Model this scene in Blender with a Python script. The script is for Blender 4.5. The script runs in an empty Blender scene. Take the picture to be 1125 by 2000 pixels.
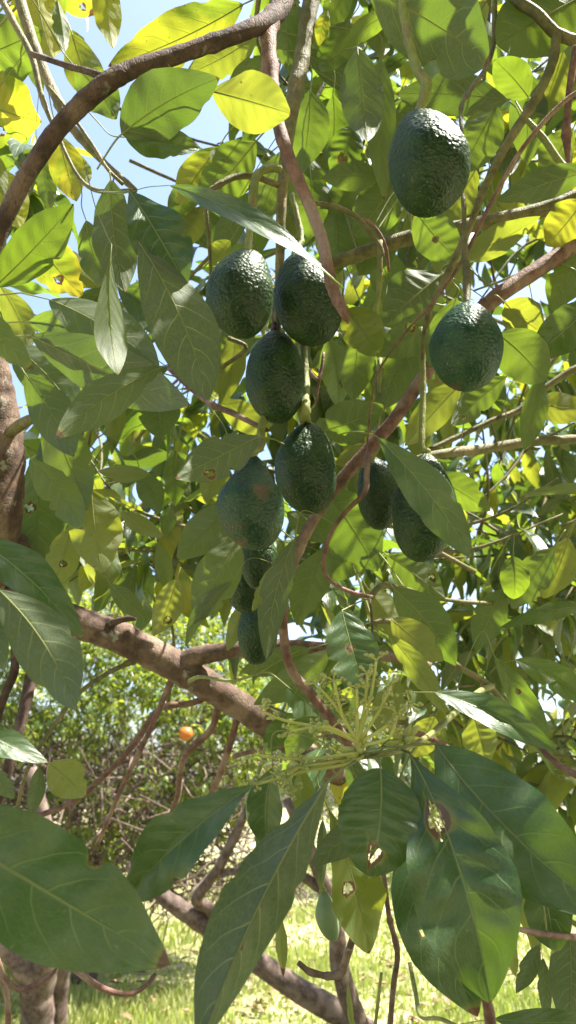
import bpy, math, random
import numpy as np
from mathutils import Vector, Matrix, noise

R = random.Random(7)
sc = bpy.context.scene
COL = sc.collection

# ------------------------------------------------------------------ camera
F = 1540.0                      # focal length in pixels of the 1125 x 2000 photograph
PITCH = math.radians(20)
CAM = Vector((0, 0, 1.5))
RT = Vector((1, 0, 0))
UP = Vector((0, -math.sin(PITCH), math.cos(PITCH)))
FW = Vector((0, math.cos(PITCH), math.sin(PITCH)))
cam = bpy.data.objects.new('camera', bpy.data.cameras.new('camera'))
COL.objects.link(cam)
cam.location = CAM
cam.rotation_euler = (math.pi / 2 + PITCH, 0, 0)
cam.data.sensor_fit = 'VERTICAL'
cam.data.angle_y = 2 * math.atan(1000 / F)
cam.data.clip_start = 0.02
cam.data.clip_end = 500
cam.data.dof.use_dof = True
cam.data.dof.focus_distance = 0.80
cam.data.dof.aperture_fstop = 7.0
sc.camera = cam

# ------------------------------------------------------------------ light
SUN = Vector((0.44, -0.06, 0.89)).normalized()
world = bpy.data.worlds.new('World')
sc.world = world
world.use_nodes = True
wn = world.node_tree.nodes
sky = wn.new('ShaderNodeTexSky')
sky.sky_type = 'NISHITA'
sky.sun_disc = False
sky.sun_elevation = math.asin(SUN.z)
sky.sun_rotation = math.atan2(SUN.x, SUN.y)
sky.air_density = 1.0
sky.dust_density = 3.0
sky.ozone_density = 1.0
world.node_tree.links.new(sky.outputs[0], wn['Background'].inputs[0])
wn['Background'].inputs[1].default_value = 0.10
sun = bpy.data.objects.new('sun', bpy.data.lights.new('sun', 'SUN'))
COL.objects.link(sun)
sun.data.energy = 5.0
sun.data.angle = math.radians(0.53)
sun.data.color = (1.0, 0.95, 0.86)
sun.rotation_euler = SUN.to_track_quat('Z', 'Y').to_euler()
sc.view_settings.view_transform = 'Standard'
sc.view_settings.look = 'None'
sc.view_settings.exposure = 2.2
sc.view_settings.gamma = 1
sc.view_settings.use_curve_mapping = False
sc.render.engine = 'CYCLES'
sc.cycles.max_bounces = 8
sc.cycles.diffuse_bounces = 5
sc.cycles.transmission_bounces = 6
sc.cycles.glossy_bounces = 3
sc.cycles.use_denoising = True


def P(x, y, d):
    """the place that the photograph shows at pixel x, y, at distance d along the view"""
    return CAM + RT * ((x - 562.5) / F * d) - UP * ((y - 1000) / F * d) + FW * d


def pix(p):
    q = p - CAM
    d = q.dot(FW)
    return (562.5 + q.dot(RT) / d * F, 1000 - q.dot(UP) / d * F, d) if d > 0.01 else (0, 0, -1)


# ------------------------------------------------------------------ node helper
class NT:
    def __init__(s, name):
        s.m = bpy.data.materials.new(name)
        s.m.use_nodes = True
        s.t = s.m.node_tree
        s.n = s.t.nodes
        s.out = s.n['Material Output']
        s.bsdf = s.n['Principled BSDF']

    def put(s, v, sock):
        if isinstance(v, bpy.types.NodeSocket):
            s.t.links.new(v, sock)
        elif v is not None:
            if isinstance(v, tuple) and len(v) == 3 and sock.type == 'RGBA':
                v = (*v, 1)
            sock.default_value = v

    def math(s, op, a, b=None, c=None, clamp=False):
        n = s.n.new('ShaderNodeMath')
        n.operation = op
        n.use_clamp = clamp
        for i, v in enumerate((a, b, c)):
            if v is not None:
                s.put(v, n.inputs[i])
        return n.outputs[0]

    def mix(s, f, a, b):
        n = s.n.new('ShaderNodeMix')
        n.data_type = 'RGBA'
        s.put(f, n.inputs[0])
        s.put(a, n.inputs[6])
        s.put(b, n.inputs[7])
        return n.outputs[2]

    def rng(s, v, a, b, c=0.0, d=1.0, smooth=True):
        n = s.n.new('ShaderNodeMapRange')
        n.interpolation_type = 'SMOOTHSTEP' if smooth else 'LINEAR'
        for i, q in enumerate((v, a, b, c, d)):
            s.put(q, n.inputs[i])
        return n.outputs[0]

    def noise(s, vec, scale, detail=3, rough=0.55, dist=0.0):
        n = s.n.new('ShaderNodeTexNoise')
        s.put(vec, n.inputs['Vector'])
        n.inputs['Scale'].default_value = scale
        n.inputs['Detail'].default_value = detail
        n.inputs['Roughness'].default_value = rough
        n.inputs['Distortion'].default_value = dist
        return n.outputs[0]

    def voro(s, vec, scale, feat='F1', out='Distance'):
        n = s.n.new('ShaderNodeTexVoronoi')
        n.feature = feat
        s.put(vec, n.inputs['Vector'])
        n.inputs['Scale'].default_value = scale
        return n.outputs[out]

    def obj(s):
        return s.n.new('ShaderNodeTexCoord').outputs['Object']

    def mapping(s, vec, scale):
        n = s.n.new('ShaderNodeMapping')
        s.put(vec, n.inputs[0])
        n.inputs['Scale'].default_value = scale
        return n.outputs[0]

    def attr(s, name):
        n = s.n.new('ShaderNodeAttribute')
        n.attribute_name = name
        return n.outputs['Fac']

    def bump(s, h, strength, dist):
        n = s.n.new('ShaderNodeBump')
        s.put(h, n.inputs['Height'])
        n.inputs['Strength'].default_value = strength
        n.inputs['Distance'].default_value = dist
        return n.outputs[0]

    def rand(s):
        o = s.n.new('ShaderNodeObjectInfo').outputs['Random']
        g = s.n.new('ShaderNodeNewGeometry').outputs['Random Per Island']
        return s.math('FRACT', s.math('ADD', o, g))

    def set(s, **k):
        for key, v in k.items():
            s.put(v, s.bsdf.inputs[key])


def leaf_material(name, top_a, top_b, under_a, under_b, trans_a, trans_b, tfac, spots=0.0, patch=0.0):
    m = NT(name)
    uvn = m.n.new('ShaderNodeUVMap')
    uv = uvn.outputs[0]
    sep = m.n.new('ShaderNodeSeparateXYZ')
    m.t.links.new(uv, sep.inputs[0])
    t = sep.outputs[0]
    v = m.math('MULTIPLY_ADD', sep.outputs[1], 2.0, -1.0)
    av = m.math('ABSOLUTE', v)
    side = m.math('MULTIPLY', m.math('GREATER_THAN', v, 0.0), 0.4)
    rnd = m.rand()
    o = m.obj()
    wob = m.noise(o, 22, 2)
    # side veins leave the midrib at a slant and bend towards the tip
    ph = m.math('SUBTRACT', t, m.math('MULTIPLY_ADD', m.math('MULTIPLY', av, av), 0.13, m.math('MULTIPLY', av, 0.11)))
    ph = m.math('MULTIPLY_ADD', ph, 7.0, m.math('ADD', side, m.math('MULTIPLY', rnd, 3.0)))
    ph = m.math('ADD', ph, m.math('MULTIPLY', wob, 0.7))
    dl = m.math('ABSOLUTE', m.math('SUBTRACT', m.math('FRACT', ph), 0.5))
    wv = m.math('MULTIPLY_ADD', av, -0.040, 0.058)
    lat = m.math('SUBTRACT', 1.0, m.rng(dl, 0.0, wv), clamp=True)
    lat = m.math('MULTIPLY', lat, m.rng(av, 1.0, 0.75))
    ribw = m.math('MULTIPLY_ADD', t, -0.05, 0.075)
    rib = m.math('SUBTRACT', 1.0, m.rng(av, 0.0, ribw), clamp=True)
    net = m.math('SUBTRACT', 1.0, m.rng(m.voro(m.mapping(uv, (30, 20, 1)), 1.0, 'DISTANCE_TO_EDGE'), 0.0, 0.12), clamp=True)
    vein = m.math('MAXIMUM', rib, m.math('MAXIMUM', m.math('MULTIPLY', lat, 0.75), m.math('MULTIPLY', net, 0.16)))
    big = m.rng(m.noise(o, 14, 3), 0.3, 0.7)
    var = m.math('MULTIPLY_ADD', rnd, 0.6, m.math('MULTIPLY', big, 0.4))
    top = m.mix(var, top_a, top_b)
    und = m.mix(var, under_a, under_b)
    top = m.mix(m.math('MULTIPLY', vein, 0.7), top, (0.17, 0.23, 0.07))
    und = m.mix(m.math('MULTIPLY', vein, 0.8), und, (0.30, 0.34, 0.13))
    back = m.n.new('ShaderNodeNewGeometry').outputs['Backfacing']
    col = m.mix(back, top, und)
    tr = m.mix(var, trans_a, trans_b)
    if patch:
        pm = m.rng(m.noise(o, 18, 4), 0.52, 0.62)
        pm = m.math('MULTIPLY', pm, patch)
        col = m.mix(pm, col, (0.10, 0.16, 0.03))
        tr = m.mix(pm, tr, (0.16, 0.30, 0.02))
    # dry brown tissue and small specks
    br = m.math('ADD', m.attr('brown'), m.math('MULTIPLY_ADD', m.noise(o, 60, 4), 0.5, -0.25))
    br = m.rng(br, 0.42, 0.52)
    sp = m.rng(m.noise(o, 170, 2), 0.74 - spots, 0.78 - spots)
    halo = m.rng(m.attr('brown'), 0.05, 0.5)
    col = m.mix(m.math('MULTIPLY', halo, 0.5), col, (0.22, 0.20, 0.04))
    brown = m.mix(m.noise(o, 90, 3), (0.045, 0.022, 0.012), (0.17, 0.085, 0.045))
    bm = m.math('MAXIMUM', br, m.math('MULTIPLY', sp, 0.8))
    col = m.mix(bm, col, brown)
    tr = m.mix(bm, m.mix(m.math('MULTIPLY', vein, 0.6), tr, (0.10, 0.16, 0.01)), (0.10, 0.04, 0.015))
    dust = m.math('MULTIPLY', m.rng(m.noise(o, 210, 2), 0.70, 0.76), 0.5)
    dust = m.math('MAXIMUM', dust, m.math('MULTIPLY', m.rng(m.noise(o, 30, 5, 0.7), 0.45, 0.8), 0.35))
    col = m.mix(dust, col, (0.14, 0.15, 0.115))
    hgt = m.math('MULTIPLY_ADD', m.noise(o, 45, 3), 0.5, vein)
    quilt = m.math('MULTIPLY', m.math('COSINE', m.math('MULTIPLY', ph, 6.2832)), m.math('MULTIPLY', av, m.math('SUBTRACT', 1.15, av)))
    hgt = m.math('MULTIPLY_ADD', quilt, 0.9, hgt)
    nb = m.bump(hgt, 0.30, 0.0011)
    m.set(**{'Base Color': col, 'Roughness': m.mix(back, (0.36,) * 3, (0.55,) * 3), 'Normal': nb,
             'Specular IOR Level': m.math('MULTIPLY_ADD', back, -0.15, 0.4)})
    tl = m.n.new('ShaderNodeBsdfTranslucent')
    m.put(tr, tl.inputs[0])
    m.put(nb, tl.inputs['Normal'])
    mx = m.n.new('ShaderNodeMixShader')
    mx.inputs[0].default_value = tfac
    m.t.links.new(m.bsdf.outputs[0], mx.inputs[1])
    m.t.links.new(tl.outputs[0], mx.inputs[2])
    m.t.links.new(mx.outputs[0], m.out.inputs[0])
    return m.m


def bark_material(name, a, b, c, scale=1.0, rough=0.8, lichen=0.0):
    m = NT(name)
    o = m.obj()
    n1 = m.noise(o, 55 * scale, 5, 0.65)
    n2 = m.noise(o, 16 * scale, 3)
    fine = m.noise(o, 320 * scale, 3, 0.7)
    col = m.mix(m.rng(n1, 0.35, 0.68), a, b)
    col = m.mix(m.math('MULTIPLY', m.rng(n2, 0.48, 0.66), 0.75), col, c)
    lent = m.rng(m.voro(o, 130 * scale), 0.16, 0.05)
    col = m.mix(m.math('MULTIPLY', lent, 0.5), col, c)
    col = m.mix(m.math('MULTIPLY', m.rng(fine, 0.5, 0.75), 0.4), col, a)
    crack = m.rng(m.voro(m.mapping(o, (1, 1, 0.35)), 150 * scale, 'DISTANCE_TO_EDGE'), 0.0, 0.09, 1.0, 0.0)
    crack = m.math('MULTIPLY', crack, m.rng(n2, 0.35, 0.6))
    col = m.mix(m.math('MULTIPLY', crack, 0.12), col, (0.03, 0.02, 0.016))
    if lichen:
        li = m.rng(m.noise(o, 38 * scale, 6, 0.7), 0.60, 0.66)
        col = m.mix(m.math('MULTIPLY', li, lichen), col, (0.27, 0.27, 0.21))
    h = m.math('ADD', m.math('MULTIPLY', n1, 0.8), m.math('MULTIPLY_ADD', fine, 0.4, m.math('MULTIPLY_ADD', crack, -0.25, lent)))
    m.set(**{'Base Color': col, 'Roughness': rough, 'Normal': m.bump(h, 0.8, 0.003 / scale), 'Specular IOR Level': 0.3})
    return m.m


def plain(name, a, b, scale, rough=0.6, bump=0.2, tr=None, tfac=0.0):
    m = NT(name)
    o = m.obj()
    n = m.noise(o, scale, 4)
    f = m.math('MULTIPLY_ADD', m.rand(), 0.5, m.math('MULTIPLY', m.rng(n, 0.3, 0.7), 0.5))
    m.set(**{'Base Color': m.mix(f, a, b), 'Roughness': rough, 'Normal': m.bump(n, bump, 0.002), 'Specular IOR Level': 0.35})
    if tr:
        tl = m.n.new('ShaderNodeBsdfTranslucent')
        m.put(tr, tl.inputs[0])
        mx = m.n.new('ShaderNodeMixShader')
        mx.inputs[0].default_value = tfac
        m.t.links.new(m.bsdf.outputs[0], mx.inputs[1])
        m.t.links.new(tl.outputs[0], mx.inputs[2])
        m.t.links.new(mx.outputs[0], m.out.inputs[0])
    return m.m


M = {}
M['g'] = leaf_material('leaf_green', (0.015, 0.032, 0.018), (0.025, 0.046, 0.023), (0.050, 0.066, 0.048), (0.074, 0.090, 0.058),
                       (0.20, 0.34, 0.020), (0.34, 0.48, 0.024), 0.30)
M['d'] = leaf_material('leaf_mature', (0.020, 0.048, 0.018), (0.032, 0.062, 0.022), (0.056, 0.074, 0.046), (0.078, 0.098, 0.056),
                       (0.14, 0.26, 0.018), (0.22, 0.35, 0.022), 0.18, 0.01)
M['o'] = leaf_material('leaf_olive', (0.042, 0.066, 0.028), (0.060, 0.085, 0.032), (0.085, 0.106, 0.060), (0.115, 0.130, 0.066),
                       (0.32, 0.40, 0.025), (0.44, 0.46, 0.03), 0.38, 0.02)
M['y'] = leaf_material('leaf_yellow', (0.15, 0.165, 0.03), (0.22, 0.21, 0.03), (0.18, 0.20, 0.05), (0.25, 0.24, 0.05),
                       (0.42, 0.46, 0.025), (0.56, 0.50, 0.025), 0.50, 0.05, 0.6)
M['stalk'] = plain('flower_stalk_skin', (0.36, 0.38, 0.10), (0.50, 0.50, 0.16), 40, 0.5, 0.1, (0.4, 0.44, 0.06), 0.2)
M['petiole'] = plain('petiole_skin', (0.145, 0.165, 0.050), (0.215, 0.225, 0.075), 40, 0.5, 0.1, (0.4, 0.44, 0.06), 0.2)
M['bark'] = bark_material('bark_grey_brown', (0.056, 0.035, 0.025), (0.134, 0.085, 0.060), (0.23, 0.165, 0.12), lichen=0.7)
M['bark_dark'] = bark_material('bark_dark', (0.036, 0.022, 0.017), (0.088, 0.053, 0.041), (0.16, 0.11, 0.088), lichen=0.35)
M['bark_brown'] = bark_material('bark_old_brown', (0.050, 0.034, 0.027), (0.125, 0.087, 0.068), (0.20, 0.15, 0.12), 0.7)  # brown bark of the trees behind
M['bark_red'] = bark_material('bark_red_brown', (0.085, 0.042, 0.032), (0.185, 0.100, 0.075), (0.27, 0.19, 0.145), 1.3, 0.7)
M['bark_olive'] = bark_material('bark_olive', (0.075, 0.070, 0.026), (0.150, 0.138, 0.055), (0.21, 0.17, 0.085), 1.3, 0.65)
M['bark_green'] = bark_material('stalk_green', (0.135, 0.160, 0.040), (0.200, 0.215, 0.065), (0.17, 0.13, 0.06), 1.5, 0.55)
M['bud'] = plain('bud_skin', (0.30, 0.33, 0.10), (0.42, 0.43, 0.16), 60, 0.6, 0.3, (0.3, 0.36, 0.04), 0.2)


# ------------------------------------------------------------------ mesh helpers
def link(name, me, mat, parent=None):
    o = bpy.data.objects.new(name, me)
    if mat and not me.materials:
        me.materials.append(mat)
    COL.objects.link(o)
    if parent:
        o.parent = parent
    return o


def mesh(name, v, f, uv=None, brown=None, smooth=True):
    """v: (n,3) array, f: list / array of quads or tris (all one size), uv per vertex"""
    v = np.asarray(v, dtype=np.float32)
    f = np.asarray(f, dtype=np.int32)
    me = bpy.data.meshes.new(name)
    me.vertices.add(len(v))
    me.vertices.foreach_set('co', v.ravel())
    k = f.shape[1]
    me.loops.add(f.size)
    me.loops.foreach_set('vertex_index', f.ravel())
    me.polygons.add(len(f))
    me.polygons.foreach_set('loop_start', np.arange(0, f.size, k, dtype=np.int32))
    if uv is not None:
        l = me.uv_layers.new(name='UVMap')
        l.data.foreach_set('uv', np.asarray(uv, dtype=np.float32)[f.ravel()].ravel())
    if brown is not None:
        a = me.attributes.new('brown', 'FLOAT', 'POINT')
        a.data.foreach_set('value', np.asarray(brown, dtype=np.float32))
    me.update(calc_edges=True)
    if smooth:
        me.polygons.foreach_set('use_smooth', np.ones(len(f), dtype=bool))
    me.validate()
    return me


def empty(name, loc, **props):
    o = bpy.data.objects.new(name, None)
    o.location = loc
    COL.objects.link(o)
    for k, v in props.items():
        o[k] = v
    bpy.context.view_layer.update()
    return o


def adopt(o, parent):
    """parent without moving: all geometry is written in world coordinates"""
    o.parent = parent
    o.matrix_parent_inverse = Matrix.Translation(-parent.location)
    return o


def spline(pts, n):
    """Catmull-Rom through pts (any dimension), n samples"""
    p = np.asarray(pts, dtype=float)
    p = np.vstack([2 * p[0] - p[1], p, 2 * p[-1] - p[-2]])
    m = len(p) - 3
    out = []
    for i in range(n):
        u = i / (n - 1) * m
        k = min(int(u), m - 1)
        u -= k
        a, b, c, d = p[k:k + 4]
        out.append(0.5 * (2 * b + (c - a) * u + (2 * a - 5 * b + 4 * c - d) * u * u + (3 * b - 3 * c + d - a) * u ** 3))
    return np.array(out)


def tube_geo(c, r, sides=8, knob=0.0, cap=True, seed=0.0):
    """vertices and quads of a tube along the points c with radii r; knob = relative roughness"""
    c = [Vector(q) for q in c]
    n = len(c)
    v = []
    nrm = None
    for i in range(n):
        tg = (c[min(i + 1, n - 1)] - c[max(i - 1, 0)]).normalized()
        if nrm is None:
            nrm = tg.orthogonal().normalized()
        nrm = (nrm - tg * nrm.dot(tg)).normalized()
        bi = tg.cross(nrm)
        for k in range(sides):
            a = 2 * math.pi * k / sides
            dr = nrm * math.cos(a) + bi * math.sin(a)
            rr = r[i]
            if knob:
                q = c[i] + dr * rr
                rr *= 1 + knob * (noise.noise(q * (0.55 / max(r[i], 1e-4)) + Vector((seed, 0, 0))) + 0.6 * noise.noise(q * (1.7 / max(r[i], 1e-4))))
            v.append(c[i] + dr * rr)
    f = [(i * sides + k, i * sides + (k + 1) % sides, (i + 1) * sides + (k + 1) % sides, (i + 1) * sides + k) for i in range(n - 1) for k in range(sides)]
    if cap:
        for base, cc, rev in ((0, c[0], True), ((n - 1) * sides, c[-1], False)):
            ci = len(v)
            v.append(cc)
            for k in range(0, sides, 2):
                q = (base + k, base + (k + 1) % sides, base + (k + 2) % sides, ci)
                f.append(q[::-1] if rev else q)
    return [tuple(q) for q in v], f


def join_geo(parts):
    V, Fc, off = [], [], 0
    for v, f in parts:
        V += v
        Fc += [tuple(i + off for i in q) for q in f]
        off += len(v)
    return V, Fc


BRANCH_POINTS = []


def px_tube(pts, sides=10, knob=0.12, step=9, nodes=0.0):
    """pts: (x, y, d, width) in pixels of the photograph"""
    a = np.array(pts, dtype=float)
    ln = np.sum(np.hypot(*(a[1:, :2] - a[:-1, :2]).T))
    s = spline(a, max(6, int(ln / step)))
    c = [P(x, y, d) for x, y, d, w in s]
    if len(pts) > 3 and max(q[3] for q in pts) < 60:
        BRANCH_POINTS.extend(tuple(q) for q in c)
    r = [max(w, 1) * 0.46 / F * d for x, y, d, w in s]
    if nodes:
        for i in range(len(r)):
            r[i] *= 1 + nodes * max(0, noise.noise(Vector((i * 0.45, pts[0][0] * 0.13, 3)))) ** 2 * 3
    return tube_geo(c, r, sides, knob, seed=pts[0][0] * 0.01)


# ------------------------------------------------------------------ leaves
def leaf_shape(t, peak, blunt):
    k = math.log(0.5) / math.log(peak)
    s = math.sin(math.pi * min(max(t, 0.0), 1.0) ** k)
    h = max(s, 0.0) ** blunt
    return h


def leaf_geo(B, T, width, side, roll=0, twist=0, bow=0, arch=0, fold=12, wave=0.10, curl=0.0, peak=0.47, blunt=0.85,
             brown=0.0, nt=18, nv=8, hole=None, seed=0, eye=None, nibble=0):
    """One blade from B to T. side 't' shows its upper face to the eye, 'u' its underside. bow/arch are shares of the length."""
    rr = random.Random(seed)
    c = T - B
    L = c.length
    e = ((eye if eye is not None else CAM) - (B + T) / 2).normalized()
    ch = c.normalized()
    s0 = ch.cross(e).normalized()
    n0 = s0.cross(ch).normalized()
    if n0.dot(e) < 0:
        n0 = -n0
    flip = side == 'u'
    sg = -1 if flip else 1
    p1, p2, f1, f2 = rr.random() * 6.28, rr.random() * 6.28, rr.uniform(1.6, 2.9), rr.uniform(1.6, 2.9)
    wb = rr.random() * 50
    nib = [(rr.choice((-1, 1)), rr.uniform(0.2, 0.85), rr.uniform(0.10, 0.34), rr.uniform(0.018, 0.04)) for _ in range(nibble)]
    V, UV, BR = [], [], []
    mids = []
    for i in range(nt + 1):
        t = i / nt
        q = 4 * t * (1 - t)
        mid = B + c * t + s0 * (bow * L * q) + n0 * (arch * L * q) - n0 * (sg * curl * L * max(0, t - 0.55) ** 2 * 3)
        a = math.radians(roll + twist * (t - 0.5))
        s = s0 * math.cos(a) + n0 * math.sin(a)
        n = n0 * math.cos(a) - s0 * math.sin(a)
        mids.append((mid, n * sg))
        h0 = width / 2 * leaf_shape(t, peak, blunt)
        for j in range(nv + 1):
            v = j / nv * 2 - 1
            x = abs(v)
            h = h0 * (1 + 0.05 * noise.noise(Vector((t * 7, (1 if v > 0 else -1) * 9, wb))) + 0.02 * noise.noise(Vector((t * 24, v * 9, wb))))
            cut = 0.0
            for sd, tn, dn, wn in nib:
                if v * sd > 0:
                    cut = max(cut, dn * math.exp(-((t - tn) / wn) ** 2 * 0.7))
            if cut > 0.02 and x > 0.5:
                h *= 1 - cut * (x - 0.5) / 0.5
            fa = math.radians(fold) * (1 - 0.25 * x)
            lift = x * h * math.sin(fa) + wave * h * x * x * math.sin(6.283 * (f1 if v > 0 else f2) * t + (p1 if v > 0 else p2))
            lift += 0.05 * h * math.sin(t * 44 - x * 4 + (1.2 if v > 0 else 0)) * x * (1 - x) * 2
            V.append(mid + s * (v * h * math.cos(fa)) + n * (sg * lift))
            UV.append((t, (v * sg) * 0.5 + 0.5))
            b = 0.0
            if brown > 0:
                b = max(0.0, (t - (1 - brown)) / brown * 0.9) if t > 1 - brown else 0.0
                b = max(b, (x - 0.9) * 4 * brown * 2 if x > 0.9 else 0)
            b = max(b, cut * 2.2 * (x - 0.7) / 0.3 if x > 0.7 else 0)
            if hole:
                dh = math.hypot((t - hole[0]) * L, (v - hole[1]) * width / 2) / hole[2]
                b = max(b, 0.80 - (dh - 1) * (1.0 + 0.6 * math.sin(5 * math.atan2(v - hole[1], t - hole[0]))))
            BR.append(b)
    Fc = []
    for i in range(nt):
        for j in range(nv):
            a = i * (nv + 1) + j
            q = (a, a + nv + 1, a + nv + 2, a + 1)
            if hole:
                tt, vv = (i + 0.5) / nt, (j + 0.5) / nv * 2 - 1
                ang = math.atan2(vv - hole[1], tt - hole[0])
                if math.hypot((tt - hole[0]) * L, (vv - hole[1]) * width / 2) < hole[2] * (0.9 + 0.22 * math.sin(3 * ang + 1) + 0.95 * noise.noise(Vector((math.cos(ang) * 2.2, math.sin(ang) * 2.2, seed)))):
                    continue
            Fc.append(q)
    # orientation: the front of the faces is the upper side of the leaf
    a, b, d = V[Fc[0][0]], V[Fc[0][1]], V[Fc[0][3]]
    q = Fc[len(Fc) // 2]
    nn = (V[q[1]] - V[q[0]]).cross(V[q[3]] - V[q[0]])
    if nn.dot(mids[nt // 2][1]) < 0:
        Fc = [x[::-1] for x in Fc]
    return [tuple(x) for x in V], Fc, UV, BR, mids


def rib_geo(mids, L, pet=None, r0=0.0011, sides=5):
    """petiole (points leading to the blade's base) that runs on as the raised midrib on the underside"""
    c, r = [], []
    if pet:
        for p in pet:
            c.append(p)
            r.append(r0 * 1.25)
    k = len(mids)
    for i in range(0, k, 2):
        m, n = mids[i]
        t = i / (k - 1)
        c.append(m - n * (r0 * 0.25))
        r.append(r0 * (1.05 - 0.93 * t ** 0.8))
    return tube_geo(c, r, sides, 0, cap=True)


LEAVES = 0


def add_leaf(tree, B, T, width, mat, pet, geo):
    global LEAVES
    v, f, uv, br, mids = geo
    o = link('leaf', mesh('leaf', v, f, uv, br), M[mat])
    adopt(o, tree)
    rv, rf = rib_geo(mids, (T - B).length, pet, r0=min(0.0013, width * 0.014))
    p = link('petiole', mesh('petiole', rv, rf), M['petiole'])
    p.parent = o
    LEAVES += 1
    return o


def L(bx, by, tx, ty, w, d, dt=None, s='u', m='g', pet=None, **k):
    """a leaf of the main tree: base and tip pixel, width in pixels, distances of base and tip"""
    dt = d if dt is None else dt
    B, T = P(bx, by, d), P(tx, ty, dt)
    W = w / F * (d + dt) / 2
    if 'hole' in k and k['hole']:
        h = k['hole']
        k['hole'] = (h[0], h[1], h[2] / F * d)
        k.setdefault('nt', 96)
        k.setdefault('nv', 50)
    k.setdefault('seed', int(bx * 7 + by * 3))
    q = random.Random(int(bx * 13 + ty * 5))
    k.setdefault('nibble', q.choice((0, 0, 1, 1, 2, 3)))
    k.setdefault('brown', q.choice((0, 0, 0.015, 0.03, 0.05)))
    k.setdefault('nt', 30 if k['nibble'] else 20)
    if q.random() < 0.16 and 'hole' not in k and w > 50:
        k['hole'] = (q.uniform(0.3, 0.8), q.uniform(-0.6, 0.6), q.uniform(4, 8) / F * d)
        k['nt'], k['nv'] = 60, 26
    k.setdefault('arch', q.uniform(-0.03, 0.07))
    k.setdefault('curl', q.uniform(-0.05, 0.28))
    k.setdefault('roll', q.uniform(-22, 22))
    k.setdefault('twist', q.uniform(-25, 25))
    k.setdefault('bow', q.uniform(-0.05, 0.05))
    if w > 100:
        k['nt'] = max(k['nt'], 36)
        k.setdefault('nv', 12)
    geo = leaf_geo(B, T, W, s, **k)
    if pet is None:
        ch = (B - T).normalized()
        ln = min(0.02, (T - B).length * 0.15)
        bp = np.array(BRANCH_POINTS)
        dist = np.linalg.norm(bp - np.array(B - ch * -0.02), axis=1)
        j = int(dist.argmin())
        if 0.004 < dist[j] < 0.17:
            A = Vector(bp[j])
            kq = B + ch * min(0.03, dist[j] * 0.45)
            pet = [A, A.lerp(kq, 0.5) + Vector((0, 0.004, 0.07 * dist[j])), kq]
        else:
            pet = [B + ch * ln + Vector((0, 0.3, 0.5)) * ln * 0.8, B + ch * ln * 0.5 + Vector((0, 0.1, 0.12)) * ln]
    else:
        pet = [P(x, y, q) for x, y, q in pet]
    if len(pet) > 2:
        pet = [Vector(q) for q in spline(pet + [B], len(pet) * 5)][:-1]
    return add_leaf(TREE, B, T, W, m, pet, geo)


# ------------------------------------------------------------------ ground
def ground_height(x, y):
    return 0.05 * noise.noise(Vector((x * 0.25, y * 0.25, 0.3))) + 0.02 * noise.noise(Vector((x * 1.1, y * 1.1, 4)))


def build_ground():
    n = 140
    xs = np.sign(np.linspace(-1, 1, n)) * np.abs(np.linspace(-1, 1, n)) ** 2.6 * 160
    v = [(x, y + 6, ground_height(x, y + 6)) for y in xs for x in xs]
    f = [(j * n + i, j * n + i + 1, (j + 1) * n + i + 1, (j + 1) * n + i) for j in range(n - 1) for i in range(n - 1)]
    m = NT('lawn_soil')
    o = m.obj()
    n1 = m.noise(o, 0.9, 4)
    n2 = m.noise(o, 14, 4)
    col = m.mix(m.rng(n1, 0.4, 0.62), (0.200, 0.205, 0.080), (0.34, 0.31, 0.16))
    col = m.mix(m.math('MULTIPLY', m.rng(n2, 0.45, 0.7), 0.6), col, (0.25, 0.20, 0.13))
    m.set(**{'Base Color': col, 'Roughness': 0.9, 'Normal': m.bump(n2, 0.6, 0.03)})
    g = link('ground', mesh('ground', v, f), m.m)
    g['kind'] = 'structure'
    g['label'] = 'sunlit grassy ground under and beyond the trees'


def build_grass():
    rg = np.random.default_rng(5)
    N = 110000
    d = 5.2 + 16 * rg.random(N) ** 1.4
    x = (rg.random(N) * 1.25 - 0.72) * d * 0.9
    y = d
    # tufts
    x += 0.12 * rg.standard_normal(N)
    h = 0.04 + 0.09 * rg.random(N) ** 2
    h *= 0.6 + 0.9 * np.clip(np.sin(x * 2.1 + 1) * np.sin(y * 1.7) + 0.4, 0, 1.2)
    a = rg.random(N) * 6.283
    w = 0.0025 + 0.004 * rg.random(N)
    weed = rg.random(N) < 0.4
    w = np.where(weed, 0.007 + 0.012 * rg.random(N), w)
    h = np.where(weed, h * 0.75, h)
    lean = 0.5 * rg.random(N) * h
    z = np.array([ground_height(p, q) for p, q in zip(x, y)]) - 0.01
    la = rg.random(N) * 6.283
    dx, dy = np.cos(a) * w, np.sin(a) * w
    lx, ly = np.cos(la) * lean, np.sin(la) * lean
    b0 = np.stack([x - dx * 0.6, y - dy * 0.6, z], 1)
    b1 = np.stack([x + dx * 0.6, y + dy * 0.6, z], 1)
    m0 = np.stack([x - dx + lx * 0.35, y - dy + ly * 0.35, z + h * 0.6], 1)
    m1 = np.stack([x + dx + lx * 0.35, y + dy + ly * 0.35, z + h * 0.6], 1)
    tp = np.stack([x + lx, y + ly, z + h], 1)
    V = np.stack([b0, b1, m1, m0, tp], 1).reshape(-1, 3)
    i = np.arange(N)[:, None] * 5
    F3 = np.concatenate([i + np.array([[0, 1, 2]]), i + np.array([[0, 2, 3]]), i + np.array([[3, 2, 4]])])
    mat = plain('grass_blade', (0.170, 0.205, 0.060), (0.340, 0.330, 0.140), 3, 0.5, 0.0, (0.32, 0.42, 0.05), 0.42)
    g = link('grass', mesh('grass', V, F3), mat)
    g['kind'] = 'stuff'
    g['label'] = 'short bright grass and weeds in full sun'


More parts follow.
